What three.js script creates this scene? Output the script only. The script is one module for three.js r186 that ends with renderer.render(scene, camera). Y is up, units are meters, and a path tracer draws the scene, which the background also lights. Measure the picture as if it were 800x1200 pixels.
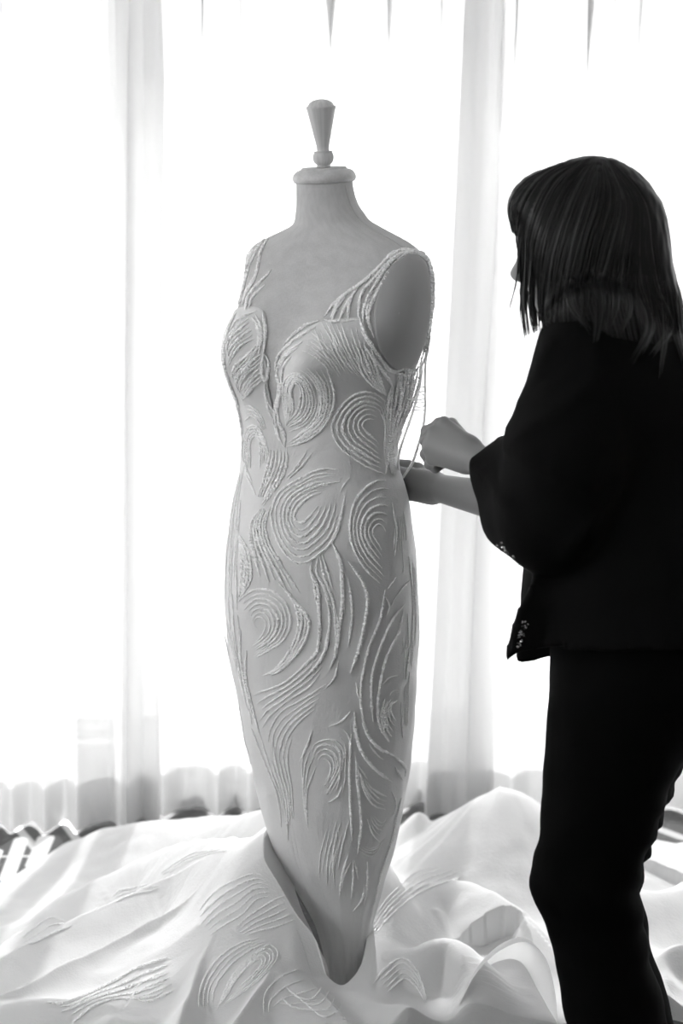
import * as THREE from 'three';
import { mergeGeometries, mergeVertices, toCreasedNormals } from 'three/addons/utils/BufferGeometryUtils.js';
import { RoundedBoxGeometry } from 'three/addons/geometries/RoundedBoxGeometry.js';
import { MeshBVH } from 'three-mesh-bvh';
import { createNoise2D, createNoise3D } from 'simplex-noise';

// ---------------------------------------------------------------- camera, sky, sun, exposure
const scene = new THREE.Scene();
const EYE = new THREE.Vector3(0, 1.53, 0), PITCH = THREE.MathUtils.degToRad(9.97), F = 2333;
const camera = new THREE.PerspectiveCamera(2 * Math.atan(600 / F) * 180 / Math.PI, 800 / 1200, 0.1, 100);
camera.position.copy(EYE);
camera.rotation.set(-PITCH, 0, 0);
camera.focus = 3.45;
camera.userData.fStop = 2.8;

const renderer = new THREE.WebGLRenderer({ antialias: true });
renderer.toneMapping = THREE.LinearToneMapping;
renderer.toneMappingExposure = 2.08;
renderer.shadowMap.enabled = true;

scene.background = new THREE.Color(2.0, 2.0, 2.0);                 // an even, bright overcast-white sky
scene.environment = null;
const sun = new THREE.DirectionalLight(0xffffff, 10);
sun.position.set(0.8, 6.6, -8.9);
sun.target.position.set(0, 0, -4.2);
sun.castShadow = true;
sun.shadow.radius = 2;
sun.shadow.camera.left = -3; sun.shadow.camera.right = 3; sun.shadow.camera.top = 3; sun.shadow.camera.bottom = -3; sun.shadow.camera.far = 20;
sun.shadow.mapSize.set(2048, 2048);
scene.add(sun, sun.target);

// ---------------------------------------------------------------- helpers
const V = (x, y, z) => new THREE.Vector3(x, y, z);
const CP = Math.cos(PITCH), SP = Math.sin(PITCH);
function rayDir(px, py) { const dx = (px - 400) / F, dy = (600 - py) / F; return V(dx, dy * CP - SP, -dy * SP - CP); }
function P(px, py, z) { const d = rayDir(px, py); return EYE.clone().addScaledVector(d, z / d.z); }        // the point on the plane at depth z that is seen there
function onFloor(px, py, y = 0) { const d = rayDir(px, py); return EYE.clone().addScaledVector(d, (y - EYE.y) / d.y); }
function toPx(v) { const x = v.x - EYE.x, y = v.y - EYE.y, z = v.z - EYE.z, cy = y * CP - z * SP, cz = y * SP + z * CP; return [400 + F * x / -cz, 600 - F * cy / -cz]; }
function mulberry(a) { return () => { a |= 0; a = a + 0x6D2B79F5 | 0; let t = Math.imul(a ^ a >>> 15, 1 | a); t = t + Math.imul(t ^ t >>> 7, 61 | t) ^ t; return ((t ^ t >>> 14) >>> 0) / 4294967296; }; }
const rnd = mulberry(20240611);
const n2 = createNoise2D(mulberry(7)), n3 = createNoise3D(mulberry(11));
const lerp = THREE.MathUtils.lerp, clamp = THREE.MathUtils.clamp, sstep = (a, b, x) => THREE.MathUtils.smoothstep(x, a, b);
const gauss = (x) => Math.exp(-x * x);
const taken = new Map();
function numbered(name) { const n = taken.get(name) ?? 0; taken.set(name, n + 1); return n ? name + '_' + String(n).padStart(3, '0') : name; }
function shade(o) { o.castShadow = true; o.receiveShadow = true; return o; }
function mesh(name, geometry, material, parent = scene) {
  const o = shade(new THREE.Mesh(geometry, material));
  o.name = parent === scene ? numbered(name) : name + (parent.children.filter((c) => c.userData.k === name).length ? '_' + String(parent.children.filter((c) => c.userData.k === name).length).padStart(3, '0') : '');
  o.userData.k = name;
  parent.add(o);
  return o;
}
function thing(name, label, category, group) {
  const o = new THREE.Group(); o.name = numbered(name); o.userData = { label, category }; if (group) o.userData.group = group; scene.add(o); return o;
}
function struct(name, geometry, material, parent = scene) { const o = mesh(name, geometry, material, parent); if (parent === scene) o.userData.kind = 'structure'; return o; }
const grey = (v) => new THREE.Color().setRGB(v, v, v);
const std = (v, roughness = 0.8, more = {}) => new THREE.MeshStandardMaterial({ color: grey(v), roughness, ...more });
const phys = (v, roughness = 0.8, more = {}) => new THREE.MeshPhysicalMaterial({ color: grey(v), roughness, ...more });
const box = (x0, x1, y0, y1, z0, z1) => new THREE.BoxGeometry(x1 - x0, y1 - y0, z1 - z0).translate((x0 + x1) / 2, (y0 + y1) / 2, (z0 + z1) / 2);
// piecewise smooth interpolation of a table [[t, a, b, ...], ...]
function table(rows) {
  return (t) => {
    const n = rows.length; let i = 0;
    if (t <= rows[0][0]) return rows[0].slice(1);
    if (t >= rows[n - 1][0]) return rows[n - 1].slice(1);
    while (rows[i + 1][0] < t) i++;
    const r0 = rows[i], r1 = rows[i + 1], h = r1[0] - r0[0], u = (t - r0[0]) / h;
    return r0.slice(1).map((v, k) => {
      k++;
      const slope = (j) => { if (j <= 0 || j >= n - 1) return 0; const d0 = (rows[j][k] - rows[j - 1][k]) / (rows[j][0] - rows[j - 1][0]), d1 = (rows[j + 1][k] - rows[j][k]) / (rows[j + 1][0] - rows[j][0]); return d0 * d1 <= 0 ? 0 : 2 * d0 * d1 / (d0 + d1); };
      const m0 = slope(i) * h, m1 = slope(i + 1) * h, u2 = u * u, u3 = u2 * u;
      return (2 * u3 - 3 * u2 + 1) * r0[k] + (u3 - 2 * u2 + u) * m0 + (-2 * u3 + 3 * u2) * r1[k] + (u3 - u2) * m1;
    });
  };
}
// a grid of points (u, v) -> Vector3 as an indexed geometry
function sheet(nu, nv, at, { closeU = false, uvScale = [1, 1], flip = false } = {}) {
  const pos = [], uv = [], idx = [], cols = closeU ? nu : nu + 1;
  for (let j = 0; j <= nv; j++) for (let i = 0; i < cols; i++) { const p = at(i / nu, j / nv); pos.push(p.x, p.y, p.z); uv.push(i / nu * uvScale[0], j / nv * uvScale[1]); }
  for (let j = 0; j < nv; j++) for (let i = 0; i < nu; i++) {
    const a = j * cols + i, b = j * cols + (i + 1) % cols, c = a + cols, d = b + cols;
    if (flip) idx.push(a, b, c, b, d, c); else idx.push(a, c, b, b, c, d);
  }
  const g = new THREE.BufferGeometry();
  g.setAttribute('position', new THREE.Float32BufferAttribute(pos, 3)); g.setAttribute('uv', new THREE.Float32BufferAttribute(uv, 2)); g.setIndex(idx); g.computeVertexNormals();
  return g;
}
function smoothLine(points, n) {                                    // n + 1 points along a Catmull-Rom curve through 2-D or 3-D points
  const flat = points[0].length === 2;
  const c = new THREE.CatmullRomCurve3(points.map((p) => (flat ? V(p[0], p[1], 0) : p.isVector3 ? p : V(...p))), false, 'centripetal');
  const out = c.getSpacedPoints(n);
  return flat ? out.map((p) => [p.x, p.y]) : out;
}
// a tube through 3-D points; rings may be modulated into beads
function rope(points, r, { sides = 6, bead = 0, rough = 0.3, taper = 0, step = 0.0016, seed = 1 } = {}) {
  const c = new THREE.CatmullRomCurve3(points, false, 'centripetal'), len = c.getLength(), n = Math.max(6, Math.round(len / step)), R = mulberry(seed * 977 + 13);
  const pts = c.getSpacedPoints(n), pos = [], idx = [], T = V(0, 0, 0), N = V(0, 1, 0.3), B = V(0, 0, 0);
  for (let i = 0; i <= n; i++) {
    T.subVectors(pts[Math.min(i + 1, n)], pts[Math.max(i - 1, 0)]).normalize();
    N.addScaledVector(T, -N.dot(T)); if (N.lengthSq() < 1e-8) N.set(1, 0, 0).addScaledVector(T, -T.x); N.normalize(); B.crossVectors(T, N);
    const s = i / n, end = taper ? Math.min(1, Math.min(s, 1 - s) * len / taper + 0.25) : 1;
    const k = bead ? 0.82 + 0.3 * Math.abs(Math.sin(Math.PI * s * len / bead)) : 1;
    for (let a = 0; a < sides; a++) {
      const q = r * end * k * (1 + rough * (R() - 0.5)), th = a / sides * 2 * Math.PI;
      pos.push(pts[i].x + q * (Math.cos(th) * N.x + Math.sin(th) * B.x), pts[i].y + q * (Math.cos(th) * N.y + Math.sin(th) * B.y), pts[i].z + q * (Math.cos(th) * N.z + Math.sin(th) * B.z));
    }
  }
  for (let i = 0; i < n; i++) for (let a = 0; a < sides; a++) { const p = i * sides + a, q = i * sides + (a + 1) % sides; idx.push(p, q, p + sides, q, q + sides, p + sides); }
  for (let a = 1; a < sides - 1; a++) { idx.push(0, a + 1, a); const e = n * sides; idx.push(e, e + a, e + a + 1); }
  const g = new THREE.BufferGeometry(); g.setAttribute('position', new THREE.Float32BufferAttribute(pos, 3)); g.setIndex(idx); g.computeVertexNormals();
  return g;
}
// naive surface nets over a signed distance
function netMesh(sdf, lo, hi, cell) {
  const nx = Math.ceil((hi.x - lo.x) / cell) + 1, ny = Math.ceil((hi.y - lo.y) / cell) + 1, nz = Math.ceil((hi.z - lo.z) / cell) + 1;
  const f = new Float32Array(nx * ny * nz), at = (i, j, k) => i + nx * (j + ny * k);
  for (let k = 0; k < nz; k++) for (let j = 0; j < ny; j++) for (let i = 0; i < nx; i++) f[at(i, j, k)] = sdf(lo.x + i * cell, lo.y + j * cell, lo.z + k * cell);
  const vid = new Int32Array(nx * ny * nz).fill(-1), pos = [], idx = [];
  const E = [[0, 1], [2, 3], [4, 5], [6, 7], [0, 2], [1, 3], [4, 6], [5, 7], [0, 4], [1, 5], [2, 6], [3, 7]];
  for (let k = 0; k < nz - 1; k++) for (let j = 0; j < ny - 1; j++) for (let i = 0; i < nx - 1; i++) {
    const v = []; let m = 0;
    for (let c = 0; c < 8; c++) { v[c] = f[at(i + (c & 1), j + (c >> 1 & 1), k + (c >> 2))]; if (v[c] < 0) m++; }
    if (!m || m === 8) continue;
    let x = 0, y = 0, z = 0, n = 0;
    for (const [a, b] of E) if (v[a] < 0 !== v[b] < 0) { const t = v[a] / (v[a] - v[b]); x += lerp(a & 1, b & 1, t); y += lerp(a >> 1 & 1, b >> 1 & 1, t); z += lerp(a >> 2, b >> 2, t); n++; }
    vid[at(i, j, k)] = pos.length / 3;
    pos.push(lo.x + (i + x / n) * cell, lo.y + (j + y / n) * cell, lo.z + (k + z / n) * cell);
  }
  const quad = (a, b, c, d, flip) => { if (a < 0 || b < 0 || c < 0 || d < 0) return; if (flip) idx.push(a, c, b, a, d, c); else idx.push(a, b, c, a, c, d); };
  for (let k = 1; k < nz - 1; k++) for (let j = 1; j < ny - 1; j++) for (let i = 1; i < nx - 1; i++) {
    const s = f[at(i, j, k)] < 0;
    if (s !== f[at(i + 1, j, k)] < 0) quad(vid[at(i, j - 1, k - 1)], vid[at(i, j, k - 1)], vid[at(i, j, k)], vid[at(i, j - 1, k)], !s);
    if (s !== f[at(i, j + 1, k)] < 0) quad(vid[at(i - 1, j, k - 1)], vid[at(i - 1, j, k)], vid[at(i, j, k)], vid[at(i, j, k - 1)], !s);
    if (s !== f[at(i, j, k + 1)] < 0) quad(vid[at(i - 1, j - 1, k)], vid[at(i, j - 1, k)], vid[at(i, j, k)], vid[at(i - 1, j, k)], !s);
  }
  const g = new THREE.BufferGeometry(); g.setAttribute('position', new THREE.Float32BufferAttribute(pos, 3)); g.setIndex(idx); g.computeVertexNormals();
  return g;
}
const capsule = (a, b, ra, rb) => { const d = b.clone().sub(a), l2 = d.lengthSq(); return (x, y, z) => { const px = x - a.x, py = y - a.y, pz = z - a.z, t = l2 ? clamp((px * d.x + py * d.y + pz * d.z) / l2, 0, 1) : 0; return Math.hypot(px - d.x * t, py - d.y * t, pz - d.z * t) - lerp(ra, rb, t); }; };
const ellipsoid = (c, r, tilt = 0) => { const ct = Math.cos(tilt), st = Math.sin(tilt), m = Math.min(r.x, r.y, r.z); return (x, y, z) => { const dx = x - c.x, dy = y - c.y, X = (dx * ct + dy * st) / r.x, Y = (-dx * st + dy * ct) / r.y, Z = (z - c.z) / r.z, k0 = Math.hypot(X, Y, Z), k1 = Math.hypot(X / r.x, Y / r.y, Z / r.z); return k1 > 1e-9 ? k0 * (k0 - 1) / k1 : -m; }; };
const smin = (a, b, k) => { const h = Math.max(k - Math.abs(a - b), 0) / k; return Math.min(a, b) - h * h * k / 4; };
const blend = (list, k) => (x, y, z) => { let d = list[0](x, y, z); for (let i = 1; i < list.length; i++) d = smin(d, list[i](x, y, z), k); return d; };
function dataTexture(w, h, at, srgb = false) {
  const data = new Uint8Array(w * h * 4);
  for (let y = 0; y < h; y++) for (let x = 0; x < w; x++) { const v = clamp(Math.round(at(x / w, y / h) * 255), 0, 255), o = (y * w + x) * 4; data[o] = data[o + 1] = data[o + 2] = v; data[o + 3] = 255; }
  const t = new THREE.DataTexture(data, w, h); t.wrapS = t.wrapT = THREE.RepeatWrapping; t.magFilter = THREE.LinearFilter; t.minFilter = THREE.LinearMipmapLinearFilter; if (srgb) t.colorSpace = THREE.SRGBColorSpace; t.needsUpdate = true; return t;
}

// ---------------------------------------------------------------- the room
const wallMat = std(0.8, 0.9), ceilMat = std(0.85, 0.95), frameMat = std(0.6, 0.5), sillMat = std(0.3, 0.8);
const TURN = Math.atan(0.0714);                                     // the window wall runs a little away to the right
const wallZ = (x) => -4.525 - 0.0714 * x;                           // the line the curtains hang on
const X0 = -3.2, X1 = 3.2, Z1 = 2.6, H = 2.75;
const back = (g) => g.rotateY(TURN).translate(0, 0, -4.525);        // built along x, then turned into the window wall

const STROKES = [[-0.789, -4.522, -0.668, -4.251, 0.022, 200], [-0.667, -4.522, -0.606, -4.365, 0.022, 200], [-0.734, -4.365, -0.725, -4.111, 0.034, 225], [-0.679, -4.377, -0.679, -4.196, 0.04, 225], [-0.777, -4.285, -0.773, -4.111, 0.03, 250], [-0.801, -4.251, -0.65, -4.257, 0.012, 215], [0.678, -4.522, 0.784, -4.377, 0.03, 200], [0.674, -4.359, 0.753, -4.307, 0.06, 240], [0.753, -4.307, 0.86, -4.359, 0.05, 235], [0.705, -4.436, 0.674, -4.359, 0.03, 230], [0.139, -4.418, 0.194, -4.33, 0.02, 200], [-0.202, -4.509, -0.136, -4.33, 0.02, 200]];
// carpet: charcoal with pale strokes woven in
{
  const w = 1024, c = document.createElement('canvas'); c.width = c.height = w;
  const g = c.getContext('2d');
  g.fillStyle = '#5a5a5a'; g.fillRect(0, 0, w, w);
  const R = mulberry(5);
  for (let i = 0; i < 26000; i++) { const v = 60 + R() * 60 | 0; g.fillStyle = `rgb(${v},${v},${v})`; g.fillRect(R() * w, R() * w, 2 + R() * 2, 1 + R() * 2); }
  const S = w / 2.4, X = (p) => [(p.x + 1.2) * S, (p.z + 4.8) * S];  // the carpet's own 2.4 m square by the window
  const stroke = (list, width, v) => { g.strokeStyle = `rgb(${v},${v},${v})`; g.lineWidth = width * S; g.lineCap = 'round'; g.beginPath(); list.forEach(([x, z], i) => (i ? g.lineTo(...X({ x, z })) : g.moveTo(...X({ x, z })))); g.stroke(); };
  // the pattern: pale bars and thin slanting lines, each given by its two ends in metres
  for (const [x, z, x1, z1, wd, v] of STROKES) stroke([[x, z], [x1, z1]], wd, v);
  const t = new THREE.CanvasTexture(c); t.colorSpace = THREE.SRGBColorSpace; t.wrapS = t.wrapT = THREE.RepeatWrapping;
  const floorGeo = new THREE.BoxGeometry(X1 - X0 + 0.4, 0.2, Z1 + 5.4, 1, 1, 1).translate(0, -0.1, (Z1 - 5.2) / 2 + 0.05);
  const p = floorGeo.attributes.position, uv = floorGeo.attributes.uv;
  for (let i = 0; i < p.count; i++) uv.setXY(i, (p.getX(i) + 1.2) / 2.4, 1 - (p.getZ(i) + 4.8) / 2.4);
  struct('floor', floorGeo, new THREE.MeshStandardMaterial({ map: t, roughness: 0.95 }));
}
struct('ceiling', box(X0 - 0.2, X1 + 0.2, H, H + 0.2, -5.3, Z1 + 0.2), ceilMat);
// unseen wide window in the left wall, placed to light the gown's front
const LZ0 = -2.9, LZ1 = 1.6, LY0 = 0.8, LY1 = 2.5;
struct('wall_left', mergeGeometries([box(X0 - 0.2, X0, 0, LY0, -5.0, Z1), box(X0 - 0.2, X0, LY1, H, -5.0, Z1), box(X0 - 0.2, X0, LY0, LY1, -5.0, LZ0), box(X0 - 0.2, X0, LY0, LY1, LZ1, Z1)]), wallMat);
{
  const w = new THREE.Group(); w.name = 'unseen_window_2'; w.userData.kind = 'structure'; scene.add(w);
  mesh('window_frame', mergeGeometries([box(X0 - 0.14, X0 - 0.06, LY0, LY0 + 0.05, LZ0, LZ1), box(X0 - 0.14, X0 - 0.06, LY1 - 0.05, LY1, LZ0, LZ1)]), frameMat, w);
  const n = 3, step = (LZ1 - LZ0) / n, glass = phys(1, 0, { transmission: 1, thickness: 0, ior: 1.45 });
  for (let i = 0; i <= n; i++) mesh('mullion', box(X0 - 0.14, X0 - 0.06, LY0 + 0.05, LY1 - 0.05, clamp(LZ0 + i * step - 0.025, LZ0, LZ1 - 0.05), clamp(LZ0 + i * step + 0.025, LZ0 + 0.05, LZ1)), frameMat, w);
  for (let i = 0; i < n; i++) mesh('pane', new THREE.PlaneGeometry(step - 0.05, LY1 - LY0 - 0.1).rotateY(Math.PI / 2).translate(X0 - 0.1, (LY0 + LY1) / 2, LZ0 + (i + 0.5) * step), glass, w);
}
struct('wall_right', box(X1, X1 + 0.2, 0, H, -5.0, Z1), wallMat);
struct('wall_front', box(X0, X1, 0, H, Z1, Z1 + 0.2), wallMat);
// window wall: a low kerb, a lintel and two piers round one wide opening
const KERB = 0.15, HEAD = 2.5, OX = 2.4;
struct('wall_back', mergeGeometries([
  back(box(-3.4, 3.4, 0, KERB, -0.36, -0.16)), back(box(-3.4, 3.4, HEAD, H, -0.36, -0.16)),
  back(box(-3.4, -OX, KERB, HEAD, -0.36, -0.16)), back(box(OX, 3.4, KERB, HEAD, -0.36, -0.16))]), wallMat);
struct('baseboard_back', back(box(-3.2, 3.2, 0.012, 0.05, -0.16, -0.145)), std(0.75, 0.6));
{
  const w = new THREE.Group(); w.name = 'window_1'; w.userData.kind = 'structure'; scene.add(w);
  const fr = [box(-OX, OX, KERB, KERB + 0.05, -0.3, -0.2), box(-OX, OX, HEAD - 0.05, HEAD, -0.3, -0.2)];
  mesh('window_frame', back(mergeGeometries(fr)), frameMat, w);
  const posts = [-OX + 0.025, -1.45, -0.5, 0.36, 1.3, OX - 0.025];
  for (const x of posts) mesh('mullion', back(box(x - 0.025, x + 0.025, KERB + 0.05, HEAD - 0.05, -0.3, -0.2)), frameMat, w);
  const glass = phys(1, 0, { transmission: 1, thickness: 0, ior: 1.45 });
  for (let i = 0; i + 1 < posts.length; i++) { const g = new THREE.PlaneGeometry(posts[i + 1] - posts[i] - 0.05, HEAD - KERB - 0.1).translate((posts[i] + posts[i + 1]) / 2, (HEAD + KERB) / 2, -0.25); mesh('pane', back(g), glass, w); }
}
struct('unseen_terrace', box(-9, 9, -0.3, -0.05, -14, -5.4), std(0.55, 0.9));  // unseen ground outside, placed to send light up through the window

// ---------------------------------------------------------------- sheer curtains
const sheerWeave = dataTexture(256, 256, (u, v) => 0.82 + 0.12 * n2(u * 60, v * 6) + 0.06 * n2(u * 9, v * 90));
const sheerMat = new THREE.MeshPhysicalMaterial({ color: grey(0.80), roughness: 0.72, transmission: 0.35, thickness: 0, specularIntensity: 0.15, side: THREE.DoubleSide });
function curtain(label, edges, off, seed, pitch) {
  const t = thing('sheer_curtain', label, 'curtain', undefined);
  const [lt, lb, rt, rb] = edges, top = 2.62, bottom = 0.004;
  const xAt = (px, py) => { const d = rayDir(px, py); let s = 4.6; for (let i = 0; i < 4; i++) { const q = EYE.clone().addScaledVector(d, s / -d.z * 1); s = -wallZ(q.x); } return EYE.clone().addScaledVector(d, s / -d.z).x; };
  const xs = [xAt(lt, 0), xAt(lb, 950), xAt(rt, 0), xAt(rb, 950)], hT = 1.89, hB = 0.03;
  const wide = Math.abs(xs[2] - xs[0]), nf = Math.round(wide / pitch), R = mulberry(seed);
  const cuts = [0]; for (let i = 0; i < nf; i++) cuts.push(cuts[i] + 0.55 + R() * 0.9); const tot = cuts[nf];
  const amps = cuts.map(() => 0.55 + R() * 0.6), lean = cuts.map(() => (R() - 0.5) * 0.3), creases = Array.from({ length: Math.round(nf * 3.6) }, () => ({ u: R(), w: 0.0045 + R() * 0.005, y: 1.45 + R() * 0.35, lean: (R() - 0.5) * 0.02 }));
  const at = (u, y, extra = 0) => {
    const k = (y - hB) / (hT - hB), xl = lerp(xs[1], xs[0], k), xr = lerp(xs[3], xs[2], k);
    const q = u * tot; let i = 0; while (i < nf - 1 && cuts[i + 1] < q) i++;
    const f = clamp((q - cuts[i]) / (cuts[i + 1] - cuts[i]), 0, 1), ph = (i + f) * 2 * Math.PI, A = lerp(amps[i], amps[i + 1], f), low = 1 - clamp(y / 2.6, 0, 1);
    const amp = A * (0.027 + 0.012 * low);
    const z = amp * Math.cos(ph) + 0.006 * Math.cos(2 * ph + 3 * lean[i]) + 0.006 * n2(u * tot * 2 + seed, y * 0.7);
    const w = (xr - xl) / nf, x = lerp(xl, xr, u) - w * 0.02 * Math.sin(2 * ph) + 0.006 * n2(u * tot * 1.3 + 40 + seed, y * 0.6);
    let px = x, pz = z;                                             // tight creases that come down from the heading
    for (const c of creases) { const k = sstep(c.y, c.y + 0.5, y); if (!k) continue; const d = (x - lerp(xl, xr, c.u) - c.lean * (y - 1.5)) / c.w; if (Math.abs(d) > 4) continue; const e = Math.exp(-d * d / 2); px -= 2.6 * k * c.w * d * e; pz += 0.014 * k * e; }
    return V(px, y, wallZ(x) + off + pz + extra);
  };
  const hemY = (u) => bottom + 0.004 * (1 + n2(u * tot * 1.1, seed)), nu = Math.min(1100, nf * 64);
  const g = sheet(nu, 46, (u, v) => at(u, lerp(hemY(u), top, v)), { uvScale: [wide * 3, 2.6] });
  mesh('curtain_panel', g, sheerMat, t);
  const hem = sheet(nu, 4, (u, v) => at(u, lerp(hemY(u), 0.115, v), -0.0025), { uvScale: [wide * 3, 0.1] });
  mesh('curtain_hem', hem, sheerMat, t);
  mesh('heading_tape', sheet(nu, 2, (u, v) => at(u, lerp(top - 0.08, top, v), -0.003)), sheerMat, t);
  return t;
}
curtain('leftmost sheer white curtain panel, its right edge left of the dress', [-330, -330, 194, 189], 0.035, 3, 0.085);
curtain('wide sheer white curtain panel hanging directly behind the dress form', [150, 152, 592, 577], -0.05, 9, 0.10);
curtain('sheer white curtain panel hanging behind the woman on the right', [545, 497, 1150, 1120], 0.035, 15, 0.095);
struct('trim_1', mergeGeometries([back(box(-2.6, 2.6, 2.63, 2.66, -0.03, 0.03)), back(box(-2.3, -2.26, 2.66, H, -0.02, 0.02)), back(box(2.26, 2.3, 2.66, H, -0.02, 0.02))]), std(0.7, 0.5));  // curtain rail and its two ceiling hangers, out of view

// ---------------------------------------------------------------- the dress form: one body function for the form and for the gown on it
const DZ = -3.53, YAW = THREE.MathUtils.degToRad(38);
//            row   left right depth  squareness  forward
const body = table([
  [212, 347, 413, 0.95, 2.0, 0.0], [225, 347, 415, 0.95, 2, 0], [240, 347, 420, 0.95, 2, 0], [250, 346, 427, 0.92, 2, 0], [258, 345, 433, 0.86, 2, 0], [264, 342, 443, 0.8, 2.05, 0], [270, 332, 454, 0.7, 2.1, -0.02],
  [277, 318, 468, 0.58, 2.2, -0.04], [284, 304, 480, 0.5, 2.35, -0.05], [291, 294, 489, 0.47, 2.5, -0.05], [298, 289, 496, 0.46, 2.6, -0.04], [310, 287, 502, 0.47, 2.7, -0.03], [330, 285, 505, 0.5, 2.75, 0], [350, 281, 505, 0.54, 2.75, 0.02],
  [370, 274, 503, 0.58, 2.7, 0.04], [385, 267, 500, 0.61, 2.65, 0.05], [400, 263, 496, 0.64, 2.6, 0.05], [415, 263, 491, 0.66, 2.55, 0.05], [430, 265, 485, 0.68, 2.5, 0.04], [445, 268, 478, 0.7, 2.4, 0.03], [460, 272, 473, 0.71, 2.3, 0.02],
  [480, 278, 468, 0.72, 2.15, 0.01], [500, 282, 465, 0.73, 2.1, 0], [520, 284, 463, 0.74, 2.05, 0], [545, 283, 465, 0.76, 2, 0], [565, 280, 471, 0.77, 2, 0], [590, 276, 477, 0.78, 2, 0], [620, 270, 481, 0.8, 2, 0], [660, 266, 485, 0.82, 2, 0],
  [700, 265, 487, 0.83, 2, 0], [740, 267, 488, 0.84, 2, 0], [780, 272, 486, 0.85, 2, 0], [820, 280, 484, 0.86, 2, 0], [860, 288, 481, 0.86, 2, 0], [900, 297, 476, 0.86, 2, 0], [950, 308, 467, 0.85, 2, 0], [1000, 325, 456, 0.85, 2, 0],
  [1050, 353, 442, 0.85, 2, 0], [1100, 377, 430, 0.88, 2, 0], [1135, 384, 423, 0.9, 2, 0], [1165, 386, 420, 0.9, 2, 0], [1200, 388, 420, 0.9, 2, 0]]);
const FX = -Math.sin(YAW), FZ = Math.cos(YAW), SX = Math.cos(YAW), SZ = Math.sin(YAW);       // front and (form's) left
const rowCache = new Map();
function rawPoint(phi, y, ratio, n, cv) {
  const s = Math.sin(phi), c = Math.cos(phi), e = 2 / n;
  const u = Math.sign(s) * Math.pow(Math.abs(s), e);
  let v = cv + ratio * Math.sign(c) * Math.pow(Math.abs(c), e);
  if (c > 0) {
    const bh = y < 418 ? gauss((y - 418) / 52) : gauss((y - 418) / 40);
    v += bh * (0.30 * gauss((u - 0.46) / 0.34) + 0.30 * gauss((u + 0.46) / 0.34)) * Math.min(1, c * 2.2);
    v += 0.06 * gauss((y - 640) / 70) * gauss(u / 0.7);
  } else v -= 0.12 * gauss((y - 700) / 80) * (gauss((u - 0.42) / 0.4) + gauss((u + 0.42) / 0.4)) * Math.min(1, -c * 2);
  return [u * SX + v * FX, u * SZ + v * FZ];
}
function row(y) {
  const key = Math.round(y * 8);
  if (!rowCache.has(key)) {
    const [L, Rr, ratio, n, cv] = body(y); let lo = 1e9, hi = -1e9;
    for (let i = 0; i < 120; i++) { const x = rawPoint(i / 120 * 2 * Math.PI, y, ratio, n, cv)[0]; lo = Math.min(lo, x); hi = Math.max(hi, x); }
    const a = P(L, y, DZ), b = P(Rr, y, DZ), k = (b.x - a.x) / (hi - lo);
    rowCache.set(key, { h: a.y, k, x0: a.x - lo * k, ratio, n, cv });
  }
  return rowCache.get(key);
}
function bodyPoint(phi, y, off = 0) {
  const r = row(y), [x, z] = rawPoint(phi, y, r.ratio, r.n, r.cv), len = Math.hypot(x, z) || 1;
  return V(r.x0 + r.k * x + off * x / len, r.h, DZ + r.k * z + off * z / len);
}
const rowAt = (h) => { let a = 150, b = 1260; for (let i = 0; i < 40; i++) { const m = (a + b) / 2; if (P(400, m, DZ).y > h) a = m; else b = m; } return (a + b) / 2; };

const linen = dataTexture(512, 512, (u, v) => 0.80 + 0.025 * n2(u * 200, v * 16) + 0.025 * n2(u * 16, v * 200) + 0.02 * n2(u * 5, v * 5) - 0.10 * Math.max(0, n2(u * 40, v * 12) - 0.8), true);
const linenMat = new THREE.MeshStandardMaterial({ color: grey(0.83), map: linen, bumpMap: linen, bumpScale: 0.0006, roughness: 0.92 });
const woodTex = dataTexture(256, 512, (u, v) => 0.80 + 0.03 * n2(u * 14, v * 3) + 0.02 * n2(u * 60, v * 9), true);
const woodMat = new THREE.MeshStandardMaterial({ color: grey(0.9), map: woodTex, roughness: 0.5 });

const form = thing('dress_form', 'linen covered dress form with turned wooden finial wearing the beaded gown', 'mannequin');
const torsoGeo = sheet(180, 150, (u, v) => bodyPoint((u - 0.5) * 2 * Math.PI, lerp(700, 211.5, v)), { closeU: true, uvScale: [6, 5] });
const torso = mesh('torso', torsoGeo, linenMat, form);
// neck seam and shoulder seams
function raycaster(geos) { const g = mergeGeometries(geos.map((q) => { const c = new THREE.BufferGeometry(); c.setAttribute('position', q.attributes.position.clone()); c.setAttribute('uv', (q.attributes.uv ?? new THREE.BufferAttribute(new Float32Array(q.attributes.position.count * 2), 2)).clone()); c.setIndex(q.index.clone()); return c; })); const bvh = new MeshBVH(g); return { g, bvh }; }
const ray = new THREE.Ray();
function castTo(rc, px, py) { ray.origin.copy(EYE); ray.direction.copy(rayDir(px, py)).normalize(); return rc.bvh.raycastFirst(ray, THREE.DoubleSide); }
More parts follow.
